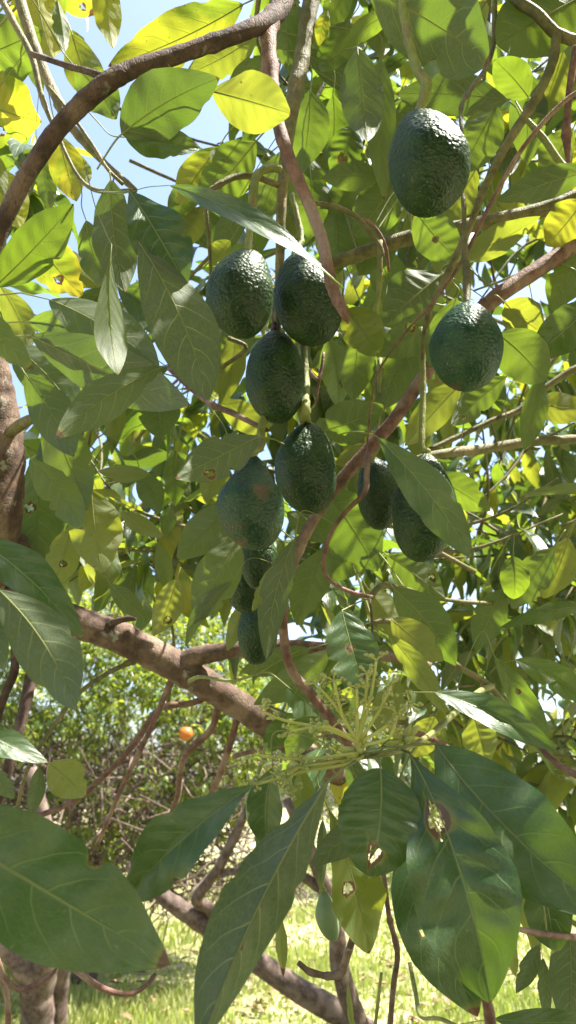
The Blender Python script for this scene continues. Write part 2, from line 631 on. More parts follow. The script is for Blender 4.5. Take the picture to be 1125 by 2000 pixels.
def build_litter():
    rr = random.Random(77)
    V, Fc, off = [], [], 0
    for k in range(900):
        y = rr.uniform(5, 16)
        x = rr.uniform(-0.75, 0.5) * y
        c = Vector((x, y, ground_height(x, y) + rr.uniform(0.015, 0.07)))
        a = rr.uniform(0, 6.28)
        d = Vector((math.cos(a), math.sin(a), rr.uniform(-0.3, 0.3))) * rr.uniform(0.05, 0.09)
        w = Vector((-math.sin(a), math.cos(a), rr.uniform(-0.4, 0.4))) * rr.uniform(0.02, 0.035)
        up = Vector((0, 0, rr.uniform(0.005, 0.02)))
        V += [tuple(c - d), tuple(c - d * 0.3 + w + up), tuple(c + d * 0.4 + w * 0.8 + up), tuple(c + d), tuple(c + d * 0.4 - w * 0.8 + up), tuple(c - d * 0.3 - w + up), tuple(c - d * 0.3), tuple(c + d * 0.4)]
        Fc += [tuple(i + off for i in q) for q in ((0, 6, 1), (1, 6, 7), (1, 7, 2), (2, 7, 3), (3, 7, 4), (4, 7, 6), (4, 6, 5), (5, 6, 0))]
        off += 8
    o = link('fallen_leaves', mesh('fallen_leaves', V, Fc, smooth=False), plain('dry_leaf', (0.13, 0.075, 0.04), (0.28, 0.19, 0.11), 30, 0.7, 0.2))
    o['kind'] = 'stuff'
    o['label'] = 'dry brown fallen leaves scattered over the grass'


build_ground()
build_grass()
build_litter()

# ------------------------------------------------------------------ the avocado tree the photograph is taken under
TREE = empty('avocado_tree', (-1.05, 1.35, 0.0), category='tree',
             label='large avocado tree full of fruit, its trunk and thick limb entering from the left edge')


def branch(pts, mat='bark', name='branch', sides=10, knob=0.14, nodes=0.0, parent=None, step=9):
    v, f = px_tube(pts, sides, knob * 0.6, step, nodes * 0.55)
    o = link(name, mesh(name, v, f), M[mat])
    return adopt(o, parent or TREE)


def build_wood():
    # trunk and limb on the left
    w0 = [TREE.location + Vector((0, 0, -0.1)), TREE.location + Vector((0.03, -0.02, 0.5)), TREE.location + Vector((0.08, -0.03, 0.95)), P(-60, 1140, 1.32), P(60, 1180, 1.33)]
    s = spline([tuple(q) for q in w0], 40)
    v, f = tube_geo(s, list(np.linspace(0.075, 0.032, 40)), 14, 0.12)
    adopt(link('trunk', mesh('trunk', v, f), M['bark']), TREE)
    B = branch
    B([(-60, 1190, 1.32, 100), (-30, 1120, 1.28, 98), (-10, 1030, 1.25, 104), (-2, 930, 1.25, 106), (-5, 840, 1.25, 100), (-20, 740, 1.25, 90), (-42, 620, 1.25, 86), (-70, 420, 1.3, 80), (-60, 100, 1.4, 70), (-20, -200, 1.5, 56)], 'bark', 'trunk', 16, 0.10)
    B([(0, 862, 1.24, 26), (28, 838, 1.22, 26), (62, 818, 1.18, 22), (112, 806, 1.12, 16)], 'bark_olive')
    B([(-130, 1105, 1.33, 84), (-40, 1140, 1.33, 80), (30, 1165, 1.33, 76), (120, 1205, 1.33, 70), (200, 1232, 1.34, 68), (250, 1252, 1.34, 66), (350, 1305, 1.35, 66), (440, 1360, 1.36, 60), (530, 1420, 1.38, 56), (640, 1500, 1.45, 48), (760, 1560, 1.6, 36)], 'bark', 'branch', 16, 0.16, 0.3)
    B([(335, 1300, 1.35, 40), (385, 1282, 1.34, 42), (460, 1268, 1.33, 36), (550, 1262, 1.33, 30), (640, 1268, 1.33, 26), (770, 1284, 1.35, 22), (840, 1300, 1.38, 14)], 'bark', 'branch', 12, 0.16)
    B([(205, 1226, 1.33, 20), (232, 1212, 1.31, 14), (264, 1206, 1.30, 13)], 'bark_dark')
    B([(262, 1290, 1.34, 18), (240, 1300, 1.33, 11), (205, 1318, 1.32, 10), (150, 1358, 1.3, 10), (100, 1425, 1.28, 9), (55, 1500, 1.26, 8), (30, 1590, 1.26, 7)], 'bark_olive')
    B([(338, 1322, 1.35, 16), (318, 1368, 1.35, 13), (290, 1432, 1.36, 12), (240, 1535, 1.38, 10), (190, 1650, 1.4, 9)], 'bark_red')
    B([(440, 1350, 1.42, 14), (370, 1374, 1.42, 14), (310, 1386, 1.41, 14), (255, 1462, 1.41, 13), (160, 1553, 1.4, 12), (80, 1592, 1.4, 12), (-30, 1625, 1.4, 11)], 'bark_red')
    B([(428, 1355, 1.40, 16), (414, 1422, 1.42, 15), (360, 1478, 1.44, 14), (345, 1560, 1.46, 11), (320, 1620, 1.48, 9)], 'bark_red')
    B([(466, 1392, 1.38, 16), (450, 1452, 1.4, 15), (430, 1510, 1.42, 14), (402, 1575, 1.45, 11)], 'bark_red')
    B([(370, 1330, 1.30, 10), (395, 1322, 1.24, 8), (450, 1330, 1.2, 6), (500, 1318, 1.15, 5)], 'bark_green')
    B([(30, 1240, 1.30, 20), (28, 1310, 1.28, 19), (8, 1360, 1.27, 18), (-10, 1420, 1.27, 17)], 'bark_dark')
    B([(72, 1270, 1.30, 26), (56, 1345, 1.25, 26), (38, 1420, 1.22, 24), (10, 1520, 1.2, 23), (-30, 1640, 1.2, 20)], 'bark_dark')
    # top branch and the wood round the fruit
    B([(600, -160, 0.95, 56), (570, -60, 0.88, 48), (542, 22, 0.84, 42), (480, 60, 0.80, 37), (350, 106, 0.77, 37), (262, 134, 0.75, 38), (205, 165, 0.74, 44), (125, 238, 0.74, 40), (60, 330, 0.73, 38), (10, 425, 0.73, 37), (-40, 540, 0.73, 36)], 'bark_dark', 'branch', 14, 0.12, 0.25)
    B([(215, 158, 0.74, 24), (180, 142, 0.74, 16), (140, 131, 0.75, 14), (100, 118, 0.76, 12), (62, 106, 0.77, 13)], 'bark_dark', nodes=0.4)
    B([(20, -80, 0.95, 24), (45, 20, 0.92, 24), (78, 120, 0.9, 23), (112, 195, 0.88, 22), (138, 245, 0.87, 20), (190, 305, 0.86, 15), (265, 372, 0.84, 11)], 'bark_olive', nodes=0.3)
    B([(-30, -60, 0.9, 14), (25, 40, 0.88, 14), (62, 110, 0.86, 13), (82, 190, 0.85, 12), (112, 262, 0.84, 9), (150, 340, 0.83, 8), (190, 372, 0.82, 10), (265, 372, 0.8, 10)], 'bark_olive', nodes=0.3)
    B([(95, 170, 0.85, 9), (140, 225, 0.84, 8), (185, 290, 0.83, 8), (210, 330, 0.82, 8), (240, 360, 0.82, 8)], 'bark_olive')
    B([(532, 26, 0.84, 40), (524, 70, 0.82, 34), (530, 150, 0.80, 31), (538, 215, 0.78, 28), (556, 285, 0.76, 27), (582, 350, 0.75, 27), (606, 405, 0.74, 26), (628, 465, 0.72, 25), (640, 520, 0.7, 24), (652, 570, 0.70, 25), (671, 608, 0.69, 22), (677, 622, 0.69, 14), (680, 632, 0.69, 5)], 'bark_red', 'branch', 12, 0.14, 0.5)
    B([(640, -120, 1.0, 38), (610, -10, 0.97, 37), (592, 100, 0.95, 35), (577, 175, 0.93, 34), (563, 260, 0.91, 28), (550, 390, 0.89, 22), (547, 500, 0.89, 20), (541, 640, 0.9, 16), (532, 760, 0.92, 13)], 'bark_olive', 'branch', 12, 0.14, 0.3)
    B([(545, 362, 0.89, 14), (500, 346, 0.88, 14), (462, 345, 0.87, 14), (430, 360, 0.86, 13), (402, 388, 0.86, 12), (408, 470, 0.87, 8), (412, 540, 0.9, 7)], 'bark_olive', nodes=0.3)
    B([(605, 396, 0.92, 10), (650, 402, 0.92, 11), (695, 422, 0.92, 12), (712, 440, 0.92, 11), (742, 480, 0.92, 9), (748, 500, 0.92, 8)], 'bark_olive')
    B([(690, 420, 0.92, 10), (728, 440, 0.93, 9), (752, 480, 0.94, 8), (760, 530, 0.96, 6)], 'bark_red', nodes=0.4)
    B([(742, 470, 0.93, 12), (742, 540, 0.93, 11), (735, 610, 0.94, 9), (733, 650, 0.95, 9)], 'bark_green', nodes=0.4)
    B([(1200, 355, 1.08, 36), (1125, 386, 1.08, 34), (1040, 415, 1.08, 33), (960, 432, 1.08, 31), (870, 450, 1.08, 32), (780, 470, 1.08, 32), (700, 498, 1.08, 30), (630, 522, 1.09, 26), (540, 560, 1.12, 20)], 'bark_olive', 'branch', 12, 0.14, 0.3)
    B([(1230, 420, 1.04, 38), (1140, 472, 1.02, 36), (1060, 520, 1.0, 35), (960, 588, 0.98, 34), (880, 668, 0.97, 31), (835, 725, 0.96, 28), (775, 812, 0.95, 28), (718, 880, 0.94, 29), (660, 945, 0.94, 26), (612, 1015, 0.94, 24), (578, 1085, 0.94, 24), (558, 1150, 0.94, 20), (553, 1225, 0.95, 20), (568, 1305, 0.96, 20), (604, 1352, 0.97, 22), (650, 1410, 0.98, 22), (700, 1480, 1.0, 18)], 'bark_red', 'branch', 12, 0.12, 0.35)
    B([(720, 882, 0.92, 14), (716, 925, 0.90, 13), (712, 962, 0.89, 12), (675, 1000, 0.89, 9), (645, 1045, 0.9, 8), (631, 1105, 0.9, 8), (650, 1138, 0.9, 8), (690, 1158, 0.9, 9), (728, 1166, 0.9, 7)], 'bark_red', nodes=0.7)
    B([(716, 885, 0.92, 4), (724, 800, 0.90, 4), (740, 725, 0.89, 4), (800, 640, 0.88, 5), (850, 585, 0.87, 6), (905, 505, 0.86, 8), (960, 395, 0.85, 9), (1022, 288, 0.84, 10), (1100, 200, 0.84, 10), (1180, 150, 0.84, 10)], 'bark_red')
    B([(722, 1165, 0.9, 5), (727, 1230, 0.85, 5), (718, 1290, 0.8, 5), (710, 1340, 0.74, 4)], 'bark_dark')
    B([(1000, -90, 0.95, 26), (1005, -10, 0.93, 26), (1050, 28, 0.92, 25), (1088, 66, 0.92, 26), (1140, 82, 0.92, 24), (1220, 90, 0.93, 24)], 'bark_olive')
    B([(1088, 62, 0.92, 22), (1078, 125, 0.91, 20), (1045, 195, 0.90, 20), (985, 290, 0.89, 18), (945, 370, 0.88, 16), (918, 440, 0.88, 14), (872, 540, 0.88, 15), (838, 610, 0.9, 12), (826, 690, 0.92, 10), (824, 880, 0.98, 10)], 'bark_olive', nodes=0.4)
    B([(968, -60, 0.95, 11), (966, 20, 0.94, 11), (964, 85, 0.94, 11), (948, 135, 0.93, 10), (915, 180, 0.9, 11), (900, 215, 0.88, 9), (903, 270, 0.86, 7)], 'bark_olive', nodes=0.5)
    B([(1030, 235, 0.98, 12), (1065, 275, 0.98, 15), (1095, 318, 0.98, 15), (1140, 360, 0.98, 16), (1200, 420, 1.0, 16)], 'bark_green')
    B([(1125, 90, 0.9, 14), (1112, 180, 0.9, 15), (1108, 235, 0.9, 14), (1106, 262, 0.9, 20), (1112, 330, 0.9, 6)], 'bark_red', nodes=0.7)
    B([(1220, 845, 1.2, 20), (1120, 858, 1.18, 19), (1040, 862, 1.17, 21), (950, 876, 1.15, 21), (850, 888, 1.1, 19), (790, 905, 1.1, 12)], 'bark_olive', nodes=0.3)
    B([(1200, 690, 1.2, 16), (1120, 722, 1.2, 15), (1060, 762, 1.2, 16), (1015, 800, 1.2, 14), (960, 822, 1.19, 12), (900, 850, 1.18, 12), (840, 878, 1.17, 12)], 'bark_olive', nodes=0.4)
    B([(1230, 560, 1.3, 20), (1130, 640, 1.28, 18), (1080, 700, 1.26, 16), (1040, 765, 1.24, 13), (1020, 800, 1.22, 11)], 'bark_olive')
    B([(520, 840, 0.9, 10), (450, 805, 0.95, 13), (405, 785, 1.0, 12), (330, 720, 1.1, 10)], 'bark_red', nodes=0.4)
    B([(445, 660, 0.95, 9), (480, 680, 0.95, 10), (430, 720, 0.98, 9)], 'bark_olive')
    B([(580, 690, 0.95, 7), (620, 740, 0.95, 8), (632, 690, 0.96, 6), (616, 790, 0.96, 5)], 'bark_red')
    B([(728, 1215, 1.1, 12), (760, 1214, 1.1, 12), (820, 1225, 1.1, 9), (880, 1290, 1.1, 12), (950, 1335, 1.12, 14), (990, 1380, 1.15, 15), (1060, 1450, 1.2, 16)], 'bark_olive')
    B([(760, 1420, 0.9, 12), (810, 1430, 0.9, 13), (860, 1452, 0.92, 13), (900, 1480, 0.95, 12)], 'bark_red')
    B([(1030, 1430, 0.85, 10), (1080, 1485, 0.82, 14), (1140, 1522, 0.8, 16)], 'bark_red')
    B([(725, 1166, 0.95, 13), (745, 1145, 0.97, 13), (790, 1150, 1.0, 10), (850, 1168, 1.05, 9), (960, 1178, 1.1, 9), (1060, 1160, 1.15, 8)], 'bark_olive')
    # low twigs near the foreground leaves
    B([(735, 1700, 0.72, 14), (712, 1760, 0.74, 15), (690, 1830, 0.76, 15), (672, 1885, 0.78, 17), (662, 1902, 0.78, 20), (640, 1906, 0.78, 14), (605, 1898, 0.78, 13), (583, 1880, 0.78, 11)], 'bark', nodes=0.7)
    B([(748, 1700, 0.85, 11), (760, 1790, 0.86, 11), (776, 1860, 0.87, 12), (768, 1930, 0.88, 12), (760, 2030, 0.9, 12)], 'bark', nodes=0.5)
    B([(745, 1900, 0.84, 6), (738, 1960, 0.84, 8), (732, 2010, 0.85, 7)], 'bark_green', nodes=0.5)
    B([(800, 1880, 0.8, 9), (812, 1940, 0.78, 10), (822, 1985, 0.76, 9), (860, 1990, 0.7, 8), (905, 2010, 0.66, 8)], 'bark_green')
    B([(945, 1945, 0.55, 16), (955, 1975, 0.56, 24), (962, 2040, 0.58, 26)], 'bark_red')
    B([(60, 1832, 0.8, 12), (110, 1866, 0.8, 13), (150, 1896, 0.8, 14), (200, 1930, 0.8, 13), (250, 1941, 0.81, 11), (285, 1925, 0.82, 9), (303, 1902, 0.83, 8)], 'bark_red', nodes=0.6)
    B([(-5, 1870, 0.9, 9), (12, 1912, 0.9, 10), (38, 1932, 0.9, 11), (75, 1920, 0.9, 9), (108, 1895, 0.9, 6), (112, 1868, 0.9, 5)], 'bark_red', nodes=0.5)
    B([(-20, 1820, 0.95, 10), (0, 1900, 0.95, 11), (14, 1950, 0.95, 12), (16, 2020, 0.95, 12)], 'bark_red', nodes=0.5)
    B([(1000, 1812, 0.62, 10), (1060, 1824, 0.66, 13), (1120, 1830, 0.7, 14), (1200, 1826, 0.75, 14)], 'bark_red', nodes=0.4)
    B([(690, 1480, 0.62, 13), (720, 1475, 0.62, 15), (760, 1470, 0.62, 14), (800, 1458, 0.66, 13), (840, 1435, 0.75, 12), (880, 1400, 0.9, 13), (930, 1355, 1.05, 13), (960, 1340, 1.12, 14)], 'bark_green', nodes=0.3)


build_wood()


# ------------------------------------------------------------------ fruit
def avocado_material(name, dark, mid, blotch, blotch_amount):
    m = NT(name)
    o = m.obj()
    cell = m.voro(o, 330, 'F1')
    cell2 = m.voro(o, 210, 'SMOOTH_F1')
    n = m.noise(o, 30, 4)
    col = m.mix(m.rng(n, 0.32, 0.68), dark, mid)
    col = m.mix(m.math('MULTIPLY', m.rng(cell, 0.55, 0.1), 0.32), col, (0.050, 0.088, 0.036))
    lent = m.rng(m.noise(o, 420, 1), 0.70, 0.76)
    col = m.mix(m.math('MULTIPLY', lent, 0.55), col, (0.16, 0.20, 0.09))
    scar = m.rng(m.noise(m.mapping(o, (1, 1, 0.5)), 75, 5, 0.75), 0.66, 0.72)
    col = m.mix(m.math('MULTIPLY', scar, 0.45), col, (0.15, 0.13, 0.075))
    if blotch_amount:
        b = m.rng(m.noise(o, 22, 3, 0.5, 0.4), 0.70 - blotch_amount, 0.90 - blotch_amount)
        col = m.mix(m.math('MULTIPLY', b, 0.8), col, blotch)
    h = m.math('ADD', m.math('MULTIPLY', m.math('SUBTRACT', 1.0, cell), 0.6), m.math('MULTIPLY', m.math('SUBTRACT', 1.0, cell2), 0.8))
    m.set(**{'Base Color': col, 'Roughness': m.rng(n, 0.3, 0.7, 0.36, 0.55), 'Normal': m.bump(h, 0.75, 0.0016), 'Specular IOR Level': 0.24})
    return m.m


M['avocado'] = avocado_material('avocado_skin', (0.008, 0.022, 0.007), (0.021, 0.046, 0.011), (0.13, 0.05, 0.03), 0)
M['avocado_red'] = avocado_material('avocado_skin_blotched', (0.011, 0.030, 0.016), (0.027, 0.058, 0.024), (0.13, 0.058, 0.04), 0.155)
M['avocado_young'] = plain('young_avocado_skin', (0.085, 0.130, 0.055), (0.130, 0.180, 0.080), 60, 0.55, 0.3)


M['avocado_tinge'] = avocado_material('avocado_skin_tinged', (0.010, 0.034, 0.018), (0.026, 0.064, 0.026), (0.13, 0.06, 0.04), 0.08)


def avocado(x, y, w, h, d, tilt, neck, label, stem, mat='avocado', stem_mat='bark_green', rough=1.0, group='avocados hanging in the tree'):
    """x, y: centre pixel; w, h: size in pixels; tilt: degrees the lower end swings to the right; stem: (x, y, d, width)"""
    ta = math.radians(tilt)
    wd = w / F * d
    hd = h / F * d / math.cos(math.radians(14))
    c = P(x, y, d)
    ax = (UP * math.cos(ta) - RT * math.sin(ta))
    ax = (ax * math.cos(math.radians(14)) + FW * math.sin(math.radians(14))).normalized()      # hangs nearly plumb
    sx = ax.cross(FW).normalized()
    sy = ax.cross(sx).normalized()
    ns, nr = 110, 150
    V, Fc = [], []
    sd = x * 0.37 + y * 0.11
    bend = 0.10 * math.sin(sd * 3.7)
    for i in range(ns + 1):
        s = i / ns
        th = math.pi * s
        z = math.cos(th)
        r = math.sin(th)
        # egg to pear: the upper half draws in towards the stalk
        if z > 0:
            r *= 1 - neck * z ** 1.3 * (1.15 - 0.15 * z)
        else:
            r *= 1 + 0.03 * (-z)
        for k in range(nr):
            a = 2 * math.pi * k / nr
            q = Vector((math.cos(a) * r, math.sin(a) * r, z))
            lump = 1 + 0.05 * noise.noise(q * 1.6 + Vector((sd, 0, 0))) 
            cells = noise.voronoi((c + Vector((q.x * wd / 2, q.y * wd / 2, q.z * hd / 2))) * 360)[0][0]
            peb = rough * 0.00075 * (0.55 - min(cells, 0.9)) + rough * 0.0004 * noise.noise(q * 26)
            rad = Vector((q.x * wd / 2 * lump, q.y * wd / 2 * lump, q.z * hd / 2))
            rad += rad.normalized() * peb
            rad.x += bend * wd * (0.5 - z * z)
            V.append(tuple(sx * rad.x + sy * rad.y + ax * rad.z))
    for i in range(ns):
        for k in range(nr):
            Fc.append((i * nr + k, i * nr + (k + 1) % nr, (i + 1) * nr + (k + 1) % nr, (i + 1) * nr + k))
    o = link('avocado', mesh('avocado', V, Fc), M[mat])
    o.location = c
    bpy.context.view_layer.update()
    o['label'] = label
    o['category'] = 'avocado'
    o['group'] = group
    top = c + ax * hd * 0.475
    pts = [(*P(a, b, q), e * 0.58 / F * q) for a, b, q, e in stem]
    rl = max(stem[-1][3], 10) / 2 / F * d
    pts += [(*(top + ax * hd * 0.06), rl * 1.05), (*(top + ax * 0.001), rl * 1.45), (*(top - ax * hd * 0.03), rl * 1.2)]
    s = spline(pts, len(pts) * 6)
    v, f = tube_geo(s[:, :3], list(s[:, 3]), 12, 0.3)
    adopt(link('stem', mesh('stem', v, f), M[stem_mat]), o)
    return o


def build_fruit():
    A = avocado
    A(832, 317, 156, 214, 0.74, 4, 0.16, 'largest dark green avocado, hanging alone at upper right with a sunlit shoulder', [(780, -60, 0.80, 15), (786, 10, 0.79, 15), (797, 75, 0.78, 15), (815, 135, 0.77, 17), (833, 168, 0.76, 19)], stem_mat='bark_green')
    A(474, 572, 132, 178, 0.82, -6, 0.20, 'round dark avocado on the left of the touching pair under the curved leaf', [(548, 330, 0.88, 12), (520, 330, 0.87, 14), (499, 350, 0.86, 15), (490, 420, 0.85, 14)])
    A(600, 583, 130, 190, 0.86, 14, 0.24, 'dark avocado on the right of the touching pair, crossed by the curved leaf', [(570, 380, 0.91, 10), (580, 420, 0.9, 10), (588, 470, 0.89, 11)])
    A(539, 735, 116, 186, 0.88, 2, 0.20, 'oval ridged avocado hanging in the middle just under the touching pair', [(547, 560, 0.93, 12), (540, 600, 0.92, 13)], stem_mat='bark_dark')
    A(601, 914, 122, 178, 0.88, 2, 0.17, 'egg shaped avocado with a sunlit right edge, beside the reddish diagonal branch', [(590, 640, 0.92, 12), (597, 740, 0.9, 13), (596, 800, 0.87, 18)])
    A(494, 981, 133, 184, 0.80, 2, 0.58, 'pear shaped avocado with reddish brown blotches, touching the egg shaped one', [(532, 760, 0.9, 11), (512, 830, 0.86, 13), (510, 870, 0.83, 14)], mat='avocado_red', rough=0.35)
    A(503, 1085, 74, 130, 0.93, 4, 0.4, 'small avocado mostly hidden directly below the red blotched pear shaped fruit', [(516, 900, 0.98, 9), (510, 990, 0.98, 9)])
    A(486, 1137, 88, 118, 0.99, -6, 0.25, 'knobbly dark avocado in the middle of the low vertical string of three', [(516, 900, 1.01, 8), (505, 1040, 1.01, 9)], rough=1.3)
    A(500, 1234, 78, 122, 1.06, 4, 0.25, 'lowest knobbly avocado of the string, just above the thick limb', [(520, 1060, 1.08, 8), (500, 1150, 1.08, 9)], rough=1.3)
    A(912, 676, 142, 176, 0.80, -3, 0.22, 'single plump avocado on the right with a faint red patch, below the thick reddish branch', [(905, 380, 0.87, 8), (908, 470, 0.85, 9), (912, 540, 0.83, 14)], mat='avocado_tinge', rough=0.9, stem_mat='bark_olive')
    A(737, 962, 84, 144, 1.0, 6, 0.2, 'half hidden avocado behind the thin dark red twig, left of the leaf covered one', [(742, 700, 1.05, 9), (738, 820, 1.03, 9)])
    A(828, 990, 126, 212, 0.88, -6, 0.34, 'long avocado at right partly covered by a green leaf', [(824, 640, 0.93, 10), (826, 760, 0.92, 10), (824, 870, 0.9, 11)], rough=1.1)
    A(497, 1568, 36, 86, 0.80, -4, 0.3, 'pale green young avocado high behind the long narrow leaf', [(520, 1450, 0.82, 6), (505, 1510, 0.81, 6)], mat='avocado_young', rough=0.2, group='young pale avocados')
    A(640, 1788, 44, 90, 0.86, 12, 0.35, 'pale green young avocado hanging low before the sunny grass', [(640, 1640, 0.86, 6), (630, 1720, 0.86, 6)], mat='avocado_young', rough=0.2, group='young pale avocados')


build_fruit()


# ------------------------------------------------------------------ leaves one can point to
def build_leaves():
    # foreground, bottom
    L(-170, 1585, 338, 1888, 226, 0.44, 0.45, 't', m='d', wave=0.14, fold=5, peak=0.48, brown=0.09, roll=6, seed=3, arch=0.03, curl=0.08, twist=12, bow=0.0, nibble=1)
    L(497, 1532, 238, 1765, 128, 0.52, 0.50, 't', m='d', fold=30, wave=0.16, peak=0.56, roll=-14, twist=45, arch=0.08, pet=[(700, 1478, 0.62), (600, 1492, 0.57), (530, 1515, 0.54)])
    L(640, 1528, 395, 2035, 178, 0.52, 0.47, 'u', m='d', fold=52, wave=0.10, roll=10, twist=35, arch=0.06, peak=0.55, bow=0.03, pet=[(705, 1480, 0.62), (672, 1500, 0.58)])
    L(743, 1500, 722, 1708, 170, 0.58, 0.54, 't', m='d', blunt=0.55, peak=0.52, fold=8, wave=0.06, hole=(0.83, 0.04, 15), roll=10, pet=[(715, 1478, 0.62), (738, 1482, 0.59)])
    L(798, 1468, 957, 1957, 206, 0.60, 0.50, 't', m='d', fold=16, wave=0.15, peak=0.62, bow=-0.05, hole=(0.33, 0.16, 25), roll=-6, arch=0.09, twist=10, pet=[(725, 1476, 0.62), (775, 1462, 0.58)])
    L(792, 1580, 935, 1992, 150, 0.68, 0.60, 't', m='d', fold=12, peak=0.55, brown=0.09, bow=0.05, roll=10)
    L(850, 1452, 1190, 1790, 190, 0.64, 0.52, 't', m='d', fold=12, wave=0.18, peak=0.52, arch=0.06, twist=-12, roll=4, pet=[(740, 1474, 0.63), (800, 1455, 0.62)])
    L(640, 1575, 722, 1868, 108, 0.70, 0.68, 't', m='o', fold=6, wave=0.18, peak=0.62, brown=0.04, hole=(0.53, 0.35, 10), roll=20)
    L(735, 1600, 608, 1690, 60, 0.66, 0.66, 'u', m='d', fold=12)
    L(532, 1500, 522, 1668, 78, 0.66, 0.66, 't', m='d', fold=18, roll=-20)
    L(500, 1540, 503, 1710, 30, 0.68, 0.68, 'u', m='d', fold=10, roll=50)
    L(588, 1500, 590, 1606, 46, 0.68, 0.68, 't', m='o')
    L(630, 1600, 625, 1740, 30, 0.74, 0.74, 'u', m='d', fold=25, roll=30)
    L(548, 1790, 553, 1905, 26, 0.8, 0.8, 'u', m='o', brown=0.3, fold=25)
    L(1062, 1690, 1092, 1866, 100, 0.70, 0.70, 't', m='d', brown=0.06)
    L(1112, 1820, 1110, 2010, 84, 0.74, 0.74, 'u', m='d')
    L(1052, 1845, 1008, 1940, 38, 0.78, 0.78, 'u', m='d', fold=20)
    L(1060, 1870, 1068, 1990, 28, 0.8, 0.8, 'u', m='d')
    L(965, 1990, 1175, 1992, 50, 0.66, 0.66, 't', m='d', pet=[(900, 2000, 0.66), (930, 1995, 0.66)])
    L(1000, 1680, 1040, 1850, 40, 0.75, 0.75, 'u', m='o', fold=20)
    L(680, 1920, 700, 2040, 14, 0.75, 0.75, 'u', m='o', fold=30)
    # left, low
    L(-60, 1045, 157, 1243, 92, 0.56, 0.55, 't', m='d', fold=20, roll=22, peak=0.45, bow=-0.05)
    L(-5, 1150, 152, 1397, 122, 0.53, 0.50, 'u', m='d', fold=12, wave=0.08, roll=-8, bow=-0.06, peak=0.5)
    L(-75, 1130, 12, 1315, 76, 0.55, 0.53, 'u', m='d', fold=10)
    L(-80, 1400, 93, 1489, 62, 0.52, 0.52, 't', m='d', fold=12, roll=25)
    L(96, 1490, 166, 1556, 74, 0.85, 0.85, 'u', m='o', fold=5, pet=[(60, 1470, 0.86), (80, 1484, 0.85)])
    L(76, 1498, 58, 1596, 34, 0.85, 0.85, 'u', m='d', fold=15)
    L(-20, 1500, 28, 1560, 40, 0.9, 0.9, 'u', m='d')
    L(30, 1780, 62, 1850, 40, 0.9, 0.9, 'u', m='o')
    L(100, 1800, 122, 1872, 30, 0.9, 0.9, 'u', m='o')
    # left, middle: the fan of hanging leaves
    L(-95, 590, 68, 724, 72, 0.55, 0.56, 'u', fold=10, brown=0.12)
    L(218, 478, 231, 748, 68, 0.66, 0.64, 'u', fold=10, peak=0.66, blunt=0.95, wave=0.06, pet=[(168, 330, 0.72), (185, 400, 0.70), (205, 450, 0.68)])
    L(268, 470, 408, 785, 134, 0.70, 0.67, 'u', m='d', fold=8, peak=0.54, wave=0.07, pet=[(255, 390, 0.76), (262, 430, 0.73)])
    L(252, 372, 366, 560, 116, 0.72, 0.70, 't', m='d', fold=18, roll=12, peak=0.55, wave=0.12, pet=[(190, 374, 0.82), (225, 376, 0.76)])
    L(216, 350, 246, 582, 92, 0.80, 0.79, 'u', m='d', fold=12, wave=0.1)
    L(168, 430, 212, 568, 66, 0.86, 0.86, 'u', brown=0.18, wave=0.2)
    L(322, 714, 107, 856, 84, 0.72, 0.68, 'u', m='d', fold=14, roll=-12, brown=0.10, bow=0.04, peak=0.55, pet=[(405, 735, 0.76), (380, 715, 0.74), (350, 708, 0.73)])
    L(60, 655, 398, 802, 116, 0.90, 0.84, 'u', m='d', fold=6, brown=0.04, pet=[(-20, 655, 0.95), (20, 658, 0.93)])
    L(95, 585, 330, 730, 104, 0.92, 0.88, 'u', fold=10, pet=[(-20, 578, 0.95), (40, 572, 0.94)])
    L(55, 628, 300, 668, 80, 0.96, 0.92, 't', fold=10, pet=[(-20, 632, 1.0), (20, 630, 0.98)])
    L(25, 675, 152, 812, 98, 0.98, 0.96, 'u', fold=10)
    L(100, 640, 290, 760, 90, 1.0, 0.98, 't')
    L(230, 560, 410, 700, 90, 0.95, 0.95, 't')
    L(48, 728, 150, 902, 84, 0.86, 0.84, 'u', fold=12, brown=0.06)
    L(88, 800, 172, 1002, 98, 0.90, 0.88, 'u', fold=10, brown=0.03)
    L(58, 895, 166, 1042, 76, 0.84, 0.82, 'u', fold=14, roll=15, brown=0.05)
    L(78, 925, 72, 1118, 98, 1.36, 1.34, 'u', fold=8)
    L(178, 955, 202, 1124, 104, 0.9, 0.88, 'u', m='o', fold=6, wave=0.14, brown=0.02)
    L(138, 1030, 98, 1152, 66, 0.98, 0.97, 'u', m='o', fold=15)
    L(507, 852, 340, 936, 88, 0.80, 0.76, 'u', m='d', fold=8, brown=0.08, wave=0.12, pet=[(560, 870, 0.86), (535, 858, 0.83)])
    L(302, 752, 312, 858, 86, 1.05, 1.05, 'u', m='g', brown=0.03)
    L(340, 878, 341, 990, 50, 1.1, 1.1, 't')
    L(274, 920, 312, 1004, 52, 1.15, 1.15, 'u')
    L(292, 925, 192, 920, 36, 1.1, 1.1, 'u', m='o')
    L(330, 990, 322, 1045, 34, 1.1, 1.1, 'u', blunt=0.6)
    L(235, 1000, 320, 1050, 36, 1.15, 1.15, 'u', m='o')
    L(458, 982, 345, 1094, 84, 0.92, 0.90, 'u', fold=10, brown=0.02)
    L(468, 1050, 380, 1218, 90, 0.88, 0.86, 'u', fold=12, wave=0.1)
    L(455, 1135, 362, 1266, 34, 0.86, 0.84, 'u', fold=30, bow=0.1)
    L(345, 1130, 300, 1240, 60, 1.1, 1.1, 'u', m='o')
    L(215, 1140, 285, 1210, 40, 1.15, 1.15, 'u')
    L(310, 1060, 330, 1160, 36, 1.15, 1.15, 'u')
